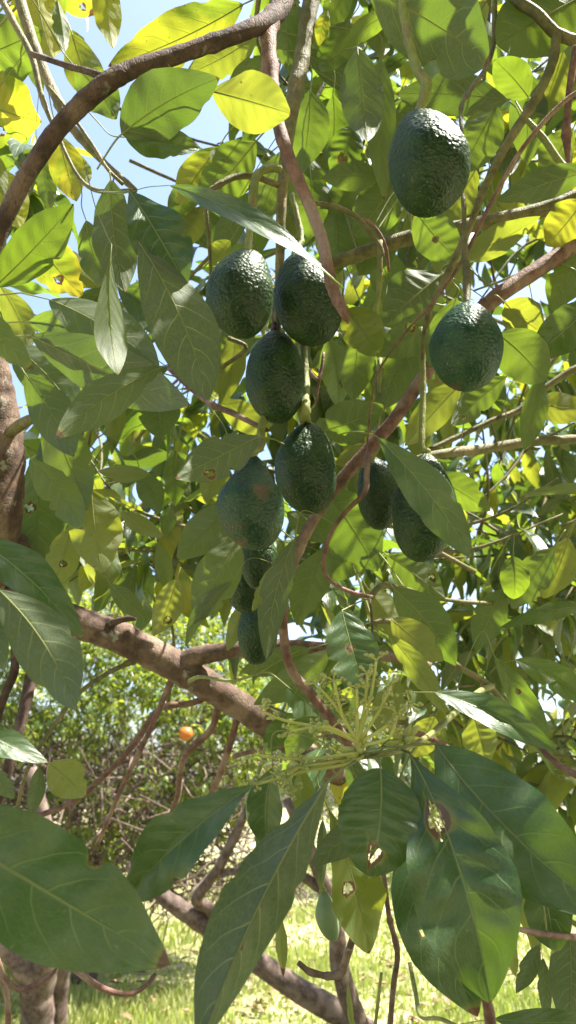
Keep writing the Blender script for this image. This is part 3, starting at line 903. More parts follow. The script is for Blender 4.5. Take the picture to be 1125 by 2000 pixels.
    L(180, 640, 330, 800, 60, 1.05, 1.05, 't')
    # top left, most of them lit through
    L(-75, 130, 84, 60, 132, 1.0, 1.0, 'u', fold=6)
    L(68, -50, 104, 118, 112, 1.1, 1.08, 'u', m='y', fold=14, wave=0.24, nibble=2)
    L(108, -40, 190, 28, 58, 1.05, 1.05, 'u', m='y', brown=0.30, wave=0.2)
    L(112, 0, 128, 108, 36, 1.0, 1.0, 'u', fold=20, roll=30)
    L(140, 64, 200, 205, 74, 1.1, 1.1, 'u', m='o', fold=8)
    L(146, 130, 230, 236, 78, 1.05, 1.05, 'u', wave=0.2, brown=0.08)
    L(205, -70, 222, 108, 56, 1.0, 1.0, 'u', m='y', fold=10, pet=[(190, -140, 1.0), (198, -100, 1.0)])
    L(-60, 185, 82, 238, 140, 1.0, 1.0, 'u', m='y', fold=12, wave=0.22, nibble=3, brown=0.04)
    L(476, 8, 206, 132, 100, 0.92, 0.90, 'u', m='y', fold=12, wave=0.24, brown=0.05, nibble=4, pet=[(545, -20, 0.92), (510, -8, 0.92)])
    L(502, 68, 362, 146, 72, 0.95, 0.95, 'u', m='o', fold=10)
    L(520, 110, 440, 190, 60, 0.95, 0.95, 'u', fold=8)
    L(237, 263, 430, 152, 124, 0.74, 0.72, 'u', m='d', fold=16, wave=0.18, brown=0.05, peak=0.42, roll=-8, nibble=1, twist=20, curl=0.2, pet=[(190, 330, 0.80), (215, 290, 0.77), (228, 272, 0.75)])
    L(245, 268, 392, 290, 74, 0.76, 0.76, 't', fold=15, roll=30)
    L(412, 178, 574, 224, 112, 0.74, 0.73, 'u', m='o', nibble=0, roll=5, fold=12, wave=0.12, brown=0.05, peak=0.5)
    L(114, 262, 152, 402, 68, 1.0, 1.0, 'u', m='y', fold=8, brown=0.06)
    L(-15, 320, 40, 448, 84, 1.05, 1.05, 'u', m='y', fold=8, brown=0.04)
    L(78, 300, 98, 414, 40, 1.0, 1.0, 'u', fold=10)
    L(-30, 280, 14, 390, 44, 1.0, 1.0, 'u', m='o')
    L(-12, 562, 144, 398, 98, 0.78, 0.78, 't', fold=14, wave=0.1, peak=0.5)
    L(62, 460, 165, 584, 90, 1.0, 1.0, 'u', m='y', fold=6)
    L(90, 490, 200, 560, 70, 1.02, 1.02, 'u', m='o')
    L(0, 560, 60, 690, 60, 1.1, 1.1, 'u', m='o')
    L(170, 360, 150, 300, 40, 1.1, 1.1, 'u', m='o')
    L(330, 362, 662, 560, 58, 0.66, 0.60, 't', m='d', roll=40, twist=120, fold=16, bow=-0.05, peak=0.5, wave=0.1, brown=0.02, pet=[(190, 374, 0.80), (240, 378, 0.76), (285, 366, 0.71)])
    # top centre
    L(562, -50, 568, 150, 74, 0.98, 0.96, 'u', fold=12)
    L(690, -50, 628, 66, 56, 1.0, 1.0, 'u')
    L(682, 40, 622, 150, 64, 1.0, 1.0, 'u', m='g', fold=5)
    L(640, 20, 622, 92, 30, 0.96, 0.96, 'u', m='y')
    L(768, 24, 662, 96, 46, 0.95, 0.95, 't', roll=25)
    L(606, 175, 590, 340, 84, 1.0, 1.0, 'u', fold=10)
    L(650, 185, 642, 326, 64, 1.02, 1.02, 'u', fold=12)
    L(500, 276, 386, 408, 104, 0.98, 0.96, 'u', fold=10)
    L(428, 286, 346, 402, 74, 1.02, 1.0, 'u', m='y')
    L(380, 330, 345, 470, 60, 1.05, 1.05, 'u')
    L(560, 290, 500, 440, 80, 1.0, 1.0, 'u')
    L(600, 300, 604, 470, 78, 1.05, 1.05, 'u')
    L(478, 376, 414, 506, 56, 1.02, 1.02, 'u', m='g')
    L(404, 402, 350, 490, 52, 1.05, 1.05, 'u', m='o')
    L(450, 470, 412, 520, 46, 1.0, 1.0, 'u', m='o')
    # top right
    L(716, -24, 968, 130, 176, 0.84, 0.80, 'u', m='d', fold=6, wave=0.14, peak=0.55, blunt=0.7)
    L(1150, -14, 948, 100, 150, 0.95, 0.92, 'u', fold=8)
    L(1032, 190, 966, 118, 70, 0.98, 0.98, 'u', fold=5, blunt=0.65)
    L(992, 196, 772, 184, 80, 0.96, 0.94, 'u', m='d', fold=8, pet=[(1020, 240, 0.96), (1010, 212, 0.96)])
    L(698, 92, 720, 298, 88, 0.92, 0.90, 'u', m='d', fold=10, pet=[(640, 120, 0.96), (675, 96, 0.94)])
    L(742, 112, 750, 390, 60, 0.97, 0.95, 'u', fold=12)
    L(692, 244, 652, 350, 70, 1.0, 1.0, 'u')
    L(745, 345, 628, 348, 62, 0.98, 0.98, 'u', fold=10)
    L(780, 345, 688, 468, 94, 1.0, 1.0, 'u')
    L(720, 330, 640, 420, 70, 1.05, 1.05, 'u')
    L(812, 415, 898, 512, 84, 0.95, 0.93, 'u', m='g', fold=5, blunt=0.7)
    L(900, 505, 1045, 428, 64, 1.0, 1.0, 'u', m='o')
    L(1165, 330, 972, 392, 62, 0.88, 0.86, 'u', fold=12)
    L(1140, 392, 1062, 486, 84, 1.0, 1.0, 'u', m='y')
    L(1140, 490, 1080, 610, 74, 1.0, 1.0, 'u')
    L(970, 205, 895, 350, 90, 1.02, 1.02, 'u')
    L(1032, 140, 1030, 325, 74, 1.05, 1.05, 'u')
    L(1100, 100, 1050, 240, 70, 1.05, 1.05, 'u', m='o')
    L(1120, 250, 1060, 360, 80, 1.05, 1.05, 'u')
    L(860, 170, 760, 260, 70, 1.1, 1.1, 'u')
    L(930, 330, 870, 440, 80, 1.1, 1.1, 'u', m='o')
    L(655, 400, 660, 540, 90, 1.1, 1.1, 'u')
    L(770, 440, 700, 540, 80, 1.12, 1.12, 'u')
    # right, middle
    L(972, 652, 1066, 748, 98, 0.90, 0.88, 'u', m='g', fold=4, blunt=0.62)
    L(985, 590, 1062, 650, 84, 0.95, 0.95, 'u', m='o')
    L(1160, 590, 1028, 706, 84, 0.96, 0.94, 't', fold=10)
    L(892, 580, 838, 724, 66, 0.88, 0.88, 'u', fold=15)
    L(862, 536, 742, 640, 112, 1.02, 1.0, 'u', m='d', fold=8, wave=0.12)
    L(866, 612, 732, 694, 76, 0.96, 0.94, 'u', fold=10)
    L(676, 604, 738, 694, 82, 0.88, 0.88, 't', m='o', fold=10, blunt=0.65)
    L(702, 645, 690, 784, 74, 1.05, 1.05, 'u')
    L(834, 645, 736, 806, 88, 1.05, 1.03, 'u')
    L(608, 846, 752, 792, 86, 1.02, 1.0, 'u', fold=10)
    L(905, 745, 788, 874, 74, 1.08, 1.06, 'u', m='o', roll=25)
    L(990, 735, 876, 836, 60, 1.1, 1.08, 'u')
    L(1056, 735, 1022, 884, 52, 1.06, 1.04, 'u', fold=18)
    L(1038, 786, 1160, 800, 64, 1.1, 1.1, 'u', m='o')
    L(735, 852, 922, 1092, 88, 0.80, 0.76, 't', m='d', fold=18, roll=-10, peak=0.55, bow=-0.04, wave=0.12, brown=0.02, pet=[(640, 870, 0.88), (660, 850, 0.86), (700, 843, 0.83)])
    L(655, 905, 745, 870, 50, 0.98, 0.98, 'u', m='o')
    L(846, 926, 958, 998, 66, 1.04, 1.02, 'u', fold=8, brown=0.03)
    L(1170, 958, 1012, 972, 30, 0.94, 0.92, 'u', brown=0.14, fold=20, roll=40)
    L(632, 952, 738, 1116, 116, 1.06, 1.04, 'u', fold=8, wave=0.08)
    L(642, 1070, 580, 1222, 80, 1.1, 1.1, 'u')
    L(720, 1060, 620, 1130, 70, 1.12, 1.12, 'u')
    L(576, 1052, 520, 1290, 62, 0.84, 0.82, 'u', m='d', fold=16, roll=10, bow=0.05)
    L(534, 1104, 492, 1194, 34, 0.86, 0.86, 'u', m='o')
    L(476, 1176, 444, 1270, 38, 1.1, 1.1, 'u', m='o')
    L(668, 1192, 724, 1374, 102, 0.80, 0.76, 't', m='d', fold=10, blunt=0.7, hole=(0.42, 0.1, 6), pet=[(728, 1166, 0.88), (700, 1176, 0.84)])
    L(606, 1268, 470, 1312, 56, 1.2, 1.2, 'u', m='g')
    L(645, 1270, 496, 1376, 64, 1.18, 1.18, 'u')
    L(560, 1340, 660, 1420, 92, 1.1, 1.1, 't')
    L(556, 1396, 518, 1476, 46, 0.95, 0.95, 't')
    L(620, 1400, 560, 1480, 60, 1.0, 1.0, 't')
    L(756, 1084, 868, 1168, 78, 1.05, 1.04, 'u')
    L(768, 1148, 890, 1300, 88, 0.95, 0.93, 'u', fold=10, bow=-0.05)
    L(764, 1208, 866, 1290, 70, 0.90, 0.89, 'u', m='o', fold=6, pet=[(725, 1212, 0.95), (745, 1206, 0.92)])
    L(758, 1238, 872, 1396, 50, 0.86, 0.84, 'u', m='o', fold=14, pet=[(730, 1230, 0.92), (745, 1228, 0.9)])
    L(848, 1352, 1092, 1470, 66, 0.74, 0.70, 't', m='d', fold=20, roll=20, twist=-50, peak=0.45, wave=0.12, pet=[(760, 1362, 0.74), (800, 1352, 0.74)])
    L(966, 1282, 1078, 1508, 56, 0.86, 0.84, 'u', fold=18)
    L(1006, 1288, 1170, 1382, 60, 0.84, 0.8, 't', fold=16, pet=[(960, 1310, 0.88), (980, 1296, 0.86)])
    L(1150, 1184, 978, 1226, 44, 0.84, 0.82, 't', fold=16, roll=35)
    L(924, 1396, 950, 1502, 72, 1.0, 1.0, 'u', m='o')
    L(1002, 1086, 1003, 1172, 58, 1.05, 1.05, 't', blunt=0.6)
    L(1080, 1070, 998, 1190, 70, 1.08, 1.08, 'u')
    L(718, 1150, 778, 1246, 72, 1.15, 1.15, 'u', m='o')
    L(980, 1150, 930, 1270, 66, 1.1, 1.1, 'u')
    L(1110, 1050, 1060, 1170, 70, 1.1, 1.1, 'u', m='o')
    L(850, 1400, 800, 1480, 60, 1.0, 1.0, 'u', m='o')
    L(780, 1330, 740, 1430, 60, 0.95, 0.95, 'u', m='o')
    # behind the fruit
    L(462, 636, 430, 796, 52, 0.98, 0.98, 'u', m='o')
    L(428, 784, 522, 856, 60, 1.1, 1.1, 'u', m='o')
    L(420, 560, 400, 680, 50, 1.0, 1.0, 'u')
    L(500, 640, 400, 720, 60, 1.05, 1.05, 'u')
    L(640, 660, 660, 800, 70, 1.1, 1.1, 'u')
    L(560, 1000, 640, 1060, 50, 1.05, 1.05, 'u')
    L(430, 880, 400, 980, 60, 1.15, 1.15, 'u', m='o')


build_leaves()


# ------------------------------------------------------------------ flower panicle
def build_flowers():
    hub = P(700, 1470, 0.62)
    ends = [((700, 1452), (640, 1425), (560, 1408), (508, 1388)), ((692, 1442), (660, 1385), (618, 1338)), ((697, 1445), (698, 1400), (697, 1345)),
            ((702, 1440), (722, 1370), (735, 1290)), ((708, 1440), (740, 1390), (764, 1338)), ((690, 1472), (600, 1482), (505, 1476)), ((698, 1446), (670, 1400), (652, 1330)), ((700, 1446), (712, 1380), (718, 1318)), ((695, 1450), (640, 1420), (565, 1428)), ((712, 1446), (752, 1420), (800, 1376)),
            ((690, 1476), (600, 1505), (500, 1532)), ((715, 1455), (760, 1440), (776, 1396)), ((686, 1480), (640, 1490), (580, 1500), (548, 1545)),
            ((705, 1480), (660, 1496), (574, 1512), (572, 1548))]
    rr = random.Random(11)
    for e in ends:
        pts = [(*hub, 0.0018)]
        for i, (x, y) in enumerate(e):
            pts.append((*P(x, y, 0.61 - 0.02 * i / len(e)), 0.0015 - 0.0006 * i / len(e)))
        s = spline(pts, 22)
        geo = [tube_geo(s[:, :3], list(s[:, 3]), 7, 0.1)]
        buds = []
        for k in range(11):
            i = int(rr.uniform(12, 21))
            if k < 4:
                i = 21
            b = Vector(s[i, :3])
            dr = Vector((rr.uniform(-1, 1), rr.uniform(-0.6, 0.6), rr.uniform(-0.5, 1))).normalized()
            q = b + dr * rr.uniform(0.004, 0.009)
            geo.append(tube_geo([b, (b + q) / 2 + Vector((0, 0, 0.001)), q], [0.0006] * 3, 5))
            ln = rr.uniform(0.0022, 0.0038)
            for w in range(3 if k < 6 else 2):
                q2 = q + Vector((rr.uniform(-1, 1), rr.uniform(-1, 1), rr.uniform(-0.4, 1))) * 0.0022
                buds.append(tube_geo([q2 - dr * 0.0004, q2 + dr * ln * 0.3, q2 + dr * ln * 0.7, q2 + dr * ln], [0.0005, 0.0013, 0.0012, 0.0003], 6))
        v, f = join_geo(geo)
        st = adopt(link('flower_stalk', mesh('flower_stalk', v, f), M['stalk']), TREE)
        v, f = join_geo(buds)
        bo = link('bud_cluster', mesh('bud_cluster', v, f), M['bud'])
        bo.parent = st
    # the knot of bud scales in the centre
    geo = []
    for k in range(16):
        dr = Vector((rr.uniform(-1, 1), rr.uniform(-1, 0.3), rr.uniform(-0.3, 1))).normalized()
        c = P(790, 1445, 0.63) if k < 9 else hub
        geo.append(tube_geo([c, c + dr * 0.006, c + dr * 0.012, c + dr * 0.017], [0.0022, 0.003, 0.0022, 0.0004], 6))
    v, f = join_geo(geo)
    adopt(link('leaf_bud', mesh('leaf_bud', v, f), M['bud']), TREE)


build_flowers()


# ------------------------------------------------------------------ the rest of the foliage
def proto_leaf(seed, nt=8, nv=4, **k):
    """unit leaf: base at the origin, along +X, upper side +Z, length 1; returns arrays"""
    v, f, uv, br, mids = leaf_geo(Vector((0, 0, 0)), Vector((1, 0, 0)), k.pop('width', 0.38), 't', nt=nt, nv=nv, seed=seed, eye=Vector((0.5, 0, 9)), **k)
    return np.array(v), np.array(f), np.array(uv), np.array(br), mids


PROTOS = [proto_leaf(s, 10, 4, width=w, fold=fo, wave=wv, curl=cu, peak=pk, arch=ar, brown=b)
          for s, w, fo, wv, cu, pk, ar, b in ((1, 0.35, 16, 0.14, 0.25, 0.46, 0.08, 0.0), (2, 0.29, 26, 0.10, 0.4, 0.52, 0.10, 0.05), (3, 0.41, 10, 0.20, 0.12, 0.50, 0.05, 0.0),
                                              (4, 0.33, 20, 0.24, 0.3, 0.44, -0.06, 0.0), (5, 0.25, 32, 0.12, 0.5, 0.48, 0.14, 0.08), (6, 0.37, 14, 0.12, 0.1, 0.55, 0.07, 0.0),
                                              (7, 0.31, 18, 0.3, -0.2, 0.50, 0.03, 0.03), (8, 0.38, 8, 0.22, 0.35, 0.58, 0.1, 0.0))]
SIMPLE = [proto_leaf(s, 4, 2, width=w, fold=fo, wave=0.08, curl=0.1, peak=0.47, arch=0.05) for s, w, fo in ((11, 0.36, 16), (12, 0.29, 26), (13, 0.42, 10))]


def frame(x, up):
    x = x.normalized()
    y = up.cross(x)
    if y.length < 1e-4:
        y = x.orthogonal()
    y.normalize()
    return Matrix((x, y, x.cross(y))).transposed()


def whorl(rr, c, dr, n, size):
    """leaf placements round the end of a twig that runs along dr and ends at c"""
    out = []
    a0 = rr.random() * 6.28
    u = dr.orthogonal().normalized()
    w = dr.cross(u)
    for k in range(n):
        a = a0 + k * 2.4
        back = (n - 1 - k) / n * size * 0.9
        rad = u * math.cos(a) + w * math.sin(a)
        d = (rad * 0.9 + dr * rr.uniform(0.1, 0.7) + Vector((0, 0, -rr.uniform(0.35, 1.3)))).normalized()
        b = c - dr * back
        pl = size * rr.uniform(0.12, 0.28)
        base = b + (rad * 0.6 + dr * 0.5 + Vector((0, 0, 0.1))).normalized() * pl
        upv = (Vector((0, 0, 1)) + rad * 0.4 + Vector((rr.gauss(0, .35), rr.gauss(0, .35), 0))).normalized()
        out.append((b, base, frame(d, upv), size * rr.uniform(0.75, 1.2)))
    return out


class Mass:
    """many leaves in one mesh, three leaf materials"""
    def __init__(s, protos):
        s.p = protos
        s.V, s.F, s.U, s.B, s.MI, s.off = [], [], [], [], [], 0

    def add(s, rr, base, rot, size, mi=0):
        v, f, uv, br, _ = s.p[rr.randrange(len(s.p))]
        r = np.array(rot) * size
        s.V.append(v @ r.T + np.array(base))
        s.F.append(f + s.off)
        s.U.append(uv)
        s.B.append(br)
        s.MI.append(np.full(len(f), mi, dtype=np.int32))
        s.off += len(v)

    def build(s, name, mats, parent=None, stuff=True):
        me = mesh(name, np.concatenate(s.V), np.concatenate(s.F), np.concatenate(s.U), np.concatenate(s.B))
        for m in mats:
            me.materials.append(m)
        me.polygons.foreach_set('material_index', np.concatenate(s.MI))
        o = link(name, me, None)
        if stuff:
            o['kind'] = 'stuff'
        if parent:
            adopt(o, parent)
        return o


def pick_mat(rr, a=0.66, b=0.93):
    q = rr.random()
    return (3 if rr.random() < 0.38 else 0) if q < a else (1 if q < b else 2)


# places to be lit through gaps cut in the foliage towards the sun: pixel, distance, radius of the gap in metres
LIT = [(P(x, y, d), r) for x, y, d, r in (
    (880, 255, 0.71, 0.034), (900, 320, 0.71, 0.026), (655, 925, 0.84, 0.022), (255, 1232, 1.33, 0.055), (290, 1252, 1.33, 0.045), (180, 1205, 1.33, 0.012),
    (400, 1312, 1.33, 0.045), (475, 1358, 1.35, 0.045), (970, 1715, 0.53, 0.028), (945, 1790, 0.52, 0.012), (1108, 1690, 0.54, 0.028), (900, 1358, 0.72, 0.018), (80, 470, 0.78, 0.045), (395, 195, 0.73, 0.02), (370, 185, 0.73, 0.014), (480, 195, 0.73, 0.032), (530, 235, 0.73, 0.028), (530, 150, 0.8, 0.03),
    (700, 670, 0.88, 0.03), (60, 1230, 0.52, 0.012), (340, 560, 0.7, 0.01), (620, 540, 0.61, 0.018), (770, 875, 0.8, 0.008), (1000, 1470, 0.7, 0.012),
    (20, 800, 1.25, 0.03), (930, 600, 0.8, 0.010), (1090, 430, 1.0, 0.05), (150, 100, 1.0, 0.16), (60, 230, 1.0, 0.12), (320, 70, 0.9, 0.12), (130, 320, 1.0, 0.08), (20, 380, 1.0, 0.08),
    (110, 520, 1.0, 0.05), (720, 1190, 1.15, 0.06), (880, 800, 1.07, 0.03), (1010, 620, 0.95, 0.03), (470, 820, 1.1, 0.04), (1000, 900, 2.0, 0.12), (780, 1100, 1.8, 0.1), (940, 760, 1.6, 0.08),
    (330, 880, 1.6, 0.1), (200, 1000, 1.7, 0.1), (1090, 1000, 1.6, 0.08), (640, 1180, 1.7, 0.06), (840, 1230, 1.5, 0.08), (1000, 1250, 1.5, 0.05), (1080, 640, 1.5, 0.06),
    (820, 600, 1.0, 0.02), (730, 250, 0.9, 0.016), (860, 60, 0.82, 0.012), (1060, 130, 0.95, 0.02), (960, 300, 1.0, 0.025), (690, 210, 0.92, 0.012), (1040, 350, 0.87, 0.03),
    (700, 790, 1.02, 0.02), (860, 1150, 1.05, 0.025), (690, 1050, 1.06, 0.02), (940, 1440, 1.0, 0.02), (1020, 1420, 0.72, 0.01), (590, 230, 1.0, 0.02), (640, 380, 1.0, 0.02),
    (1100, 850, 1.1, 0.05), (980, 1100, 1.4, 0.09), (900, 930, 1.6, 0.12), (700, 740, 1.4, 0.05), (480, 760, 1.4, 0.06), (760, 1320, 1.2, 0.04), (1060, 1320, 0.83, 0.015), (690, 1650, 0.7, 0.012),
    (100, 860, 0.87, 0.012), (215, 1060, 0.89, 0.02), (310, 620, 0.68, 0.008), (420, 1150, 0.87, 0.012))]


def in_gap(p, pad=0.02):
    for t, r in LIT:
        v = p - t
        k = v.dot(SUN)
        if k > 0.05 and (v - SUN * k).length < r + (pad if r > 0.035 else 0.014):
            return True
    return False


def gap_leaf(base, rot, size):
    return any(in_gap(base + rot @ Vector((size * q, 0, 0)), 0.024) for q in (0.15, 0.5, 0.85))


def build_fill():
    rr = random.Random(23)
    near_twigs, mass, masstw = [], Mass(PROTOS), []
    pe_me = [None] * len(PROTOS)
    lm = {}
    # pixel box, distances, number of leafy shoots, leaf size
    boxes = [((640, 1180), (-60, 520), (1.15, 1.7), 26), ((640, 1180), (500, 900), (1.25, 1.9), 20), ((620, 1180), (880, 1480), (1.3, 2.1), 26),
             ((80, 420), (760, 1140), (1.25, 2.0), 14), ((380, 700), (260, 1000), (1.2, 1.8), 18), ((80, 260), (540, 800), (1.35, 1.6), 5),
             ((-40, 120), (-40, 420), (1.2, 1.7), 4), ((540, 760), (-40, 330), (1.2, 1.7), 8), ((560, 1180), (1380, 1560), (1.2, 2.0), 9),
             ((1010, 1180), (1540, 1960), (1.1, 2.0), 5), ((480, 640), (1080, 1330), (1.5, 2.0), 4)]
    shoots = []
    for bx, by, bd, n in boxes:
        for i in range(n):
            d = rr.uniform(*bd)
            shoots.append((d, P(rr.uniform(*bx), rr.uniform(*by), d)))
    shoots.sort(key=lambda q: q[0])
    for d, c in shoots:
        dr = Vector((rr.gauss(-0.2, 0.8), rr.gauss(-0.3, 0.7), rr.gauss(-0.15, 0.45))).normalized()
        n = rr.randint(5, 8)
        back = c - dr * rr.uniform(0.2, 0.4) + Vector((0, 0, rr.uniform(0.0, 0.12)))
        mid = (c + back) / 2 + Vector((rr.gauss(0, .02), rr.gauss(0, .02), rr.gauss(0, .02)))
        s = spline([tuple(back), tuple(mid), tuple(c)], 9)
        tg = tube_geo(s, list(np.linspace(0.0042, 0.0018, 9)), 6, 0.15)
        ws = whorl(rr, c, dr, n, rr.uniform(0.10, 0.15))
        if LEAVES + n <= 300:
            tw = adopt(link('twig', mesh('twig', *tg), M[rr.choice(['bark_olive', 'bark_red', 'bark_green'])]), TREE)
        else:
            masstw.append(tg)
        for b, base, rot, size in ws:
            if gap_leaf(base, rot, size):
                continue
            if LEAVES < 300:
                k = rr.randrange(len(PROTOS))
                mi = pick_mat(rr, 0.6, 0.95)
                key = (k, mi)
                if key not in lm:
                    v, f, uv, br, mids = PROTOS[k]
                    me = mesh('leaf', v, f, uv, br)
                    me.materials.append(M['goyd'[mi]])
                    lm[key] = me
                if pe_me[k] is None:
                    rv, rf = rib_geo(PROTOS[k][4], 1, [Vector((-0.2, 0, 0.06)), Vector((-0.1, 0, 0.012))], r0=0.0085)
                    pe_me[k] = mesh('petiole', rv, rf)
                    pe_me[k].materials.append(M['petiole'])
                o = link('leaf', lm[key], None)
                o.parent = TREE
                o.matrix_parent_inverse = Matrix.Translation(-TREE.location)
                o.matrix_basis = Matrix.Translation(base) @ rot.to_4x4() @ Matrix.Scale(size, 4)
                p = link('petiole', pe_me[k], None)
                p.parent = o
                globals()['LEAVES'] += 1
            else:
                mass.add(rr, base, rot, size, pick_mat(rr, 0.6, 0.95))
                masstw.append(tube_geo([b, base], [0.0016, 0.0012], 4))
    # unseen leaves added overhead and to the sides to shade what lies below
    over = Mass(SIMPLE)

    def shoot(c, size=0.13, n=7, m=mass):
        dr = Vector((rr.gauss(0, 0.8), rr.gauss(0, 0.8), rr.gauss(0.1, 0.4))).normalized()
        for b, base, rot, sz in whorl(rr, c, dr, n, size):
            if gap_leaf(base, rot, sz):
                continue
            m.add(rr, base, rot, sz, pick_mat(rr, 0.7, 0.96))
    k = 0
    while k < 4900:
        c = Vector((rr.uniform(-1.6, 3.6), rr.uniform(-2.8, 2.2), rr.uniform(2.35, 3.7)))
        x, y, dd = pix(c)
        if dd > 0 and -150 < x < 1250 and -110 < y < 2100:
            continue
        if c.x < 0.10 + 0.2 * noise.noise(c * 1.3) and c.y > -0.9:
            continue
        if noise.noise(c * 2.6) < -0.30:
            continue
        shoot(c, 0.14, 7, over)
        k += 1
    # deeper crown on the right, seen between the near leaves
    for i in range(330):
        d = rr.uniform(1.9, 3.3)
        c = P(rr.uniform(560, 1500), rr.uniform(-300, 1450), d)
        if noise.noise(c * 1.9) < -0.1:
            continue
        shoot(c, 0.13, 7)
    for bx, by, bd, n in (((560, 1200), (-60, 820), (1.7, 2.7), 60), ((600, 1200), (800, 1480), (1.7, 2.8), 60), ((60, 460), (700, 1120), (1.7, 2.6), 30), ((360, 700), (330, 1150), (1.5, 2.4), 34), ((-60, 60), (280, 620), (1.5, 2.0), 8), ((760, 1180), (620, 1160), (2.4, 3.4), 46), ((90, 440), (930, 1130), (1.6, 2.4), 16), ((330, 560), (380, 800), (1.4, 2.0), 12)):
        for i in range(n):
            d = rr.uniform(*bd)
            shoot(P(rr.uniform(*bx), rr.uniform(*by), d), 0.13, 7)
    for i in range(420):
        d = rr.uniform(3.2, 5.2)
        c = P(rr.uniform(520, 1700), rr.uniform(150, 1500), d)
        if c.z < 1.25 or noise.noise(c * 1.3) < -0.12:
            continue
        shoot(c, 0.14, 7, over)
    for i in range(60):
        d = rr.uniform(1.8, 2.8)
        c = P(rr.uniform(60, 640), rr.uniform(760, 1120), d)
        if noise.noise(c * 2.2) < 0.0:
            continue
        shoot(c, 0.12, 6)
    over.build('foliage', [M['g'], M['o'], M['y'], M['d']], TREE)
    mass.build('foliage', [M['g'], M['o'], M['y'], M['d']], TREE)
    v, f = join_geo(masstw)
    t = adopt(link('twig', mesh('twig', v, f), M['bark_olive']), TREE)
    t['kind'] = 'stuff'


build_fill()


# ------------------------------------------------------------------ trees behind
def wood(pts, r, mat, parent, name='branch', n=24, sides=10, knob=0.2):
    s = spline([tuple(p) for p in pts], n)
    v, f = tube_geo(s, list(np.interp(np.linspace(0, 1, n), np.linspace(0, 1, len(r)), r)), sides, knob)
    return adopt(link(name, mesh(name, v, f), M[mat]), parent)


citrus = [leaf_material('citrus_leaf', (0.040, 0.092, 0.018), (0.075, 0.125, 0.024), (0.10, 0.15, 0.05), (0.12, 0.16, 0.06), (0.26, 0.38, 0.02), (0.36, 0.44, 0.03), 0.35),
          leaf_material('citrus_leaf_young', (0.12, 0.17, 0.03), (0.16, 0.19, 0.04), (0.15, 0.19, 0.06), (0.17, 0.2, 0.07), (0.42, 0.50, 0.03), (0.5, 0.52, 0.04), 0.4)]
M['bark_far'] = bark_material('bark_pale_twig', (0.060, 0.042, 0.031), (0.140, 0.100, 0.073), (0.24, 0.19, 0.145), 0.6)


def citrus_tree(loc, rx, ry, z0, z1, nshoot, ntwig, label, seed):
    rr = random.Random(seed)
    t = empty('orange_tree', loc, category='tree', label=label, group='orange trees behind the avocado tree')
    loc = Vector(loc)
    top = loc + Vector((0, 0, z0 + 0.3))
    wood([loc + Vector((0, 0, -0.1)), loc + Vector((0.05, 0, 0.5)), top], [0.12, 0.09, 0.08], 'bark_brown', t, 'trunk')
    for k in range(7):
        a = k * 0.9 + rr.random()
        e = loc + Vector((math.cos(a) * rx * 0.6, math.sin(a) * ry * 0.6, (z0 + z1) / 2 + rr.uniform(-0.3, 0.6)))
        wood([top - Vector((0, 0, 0.3)), (top * 0.55 + e * 0.45) + Vector((0, 0, 0.15)), e], [0.045, 0.03, 0.012], 'bark_brown', t, 'branch', 14, 7)
    ms = Mass(SIMPLE)
    tw = []
    k = 0
    cz, hz = (z0 + z1) / 2, (z1 - z0) / 2
    while k < nshoot:
        q = Vector((rr.gauss(0, 1), rr.gauss(0, 1), rr.gauss(0, 1))).normalized() * rr.uniform(0.55, 1.0) ** 0.5
        q.z = max(q.z, -0.9)
        c = loc + Vector((q.x * rx, q.y * ry, cz + q.z * hz))
        if noise.noise(c * 2.1) < -0.14 or (q.z < -0.2 and rr.random() < 0.6):
            continue
        k += 1
        dr = (Vector((q.x, q.y, q.z * 0.6)) + Vector((rr.gauss(0, .5), rr.gauss(0, .5), rr.gauss(0.2, .5)))).normalized()
        for b, base, rot, sz in whorl(rr, c, dr, 6, rr.uniform(0.055, 0.085)):
            ms.add(rr, base, rot, sz, 1 if rr.random() < 0.45 else 0)
        if rr.random() < 0.35:
            tw.append(tube_geo([c - dr * 0.3, c - dr * 0.14 + Vector((0, 0, rr.uniform(-.03, .03))), c], [0.004, 0.003, 0.002], 4))
    # bare dead twigs under the skirt
    for k in range(ntwig):
        a = rr.uniform(0, 6.28)
        q = rr.uniform(0.3, 1.0)
        b = loc + Vector((math.cos(a) * rx * q, math.sin(a) * ry * q, rr.uniform(z0 - 0.15, z0 + 1.15)))
        dr = Vector((rr.gauss(0, 0.7), rr.gauss(0, 0.7), rr.gauss(-0.1, 0.7))).normalized()
        ln = rr.uniform(0.2, 0.6)
        m1 = b + dr * ln * 0.5 + Vector((rr.gauss(0, .05), rr.gauss(0, .05), rr.gauss(0, .05)))
        tw.append(tube_geo([b, m1, b + dr * ln], [0.008, 0.006, 0.003], 5))
    o = ms.build('foliage', citrus, t)
    v, f = join_geo(tw)
    g = adopt(link('twig', mesh('twig', v, f), M['bark_far']), t)
    g['kind'] = 'stuff'
    return t


citrus_tree((-1.8, 7.9, 0), 2.0, 1.9, 0.85, 3.6, 6800, 2400, 'sunlit orange tree behind the thick limb, nearest of the hedge, with bare twigs below', 3)
citrus_tree((2.0, 15.5, 0), 2.4, 1.8, 0.6, 3.6, 3600, 500, 'orange tree far behind the hanging flower stalks', 5)
citrus_tree((-5.4, 9.2, 0), 2.2, 1.9, 0.6, 3.4, 3600, 200, 'orange tree in the hedge at the left edge', 6)


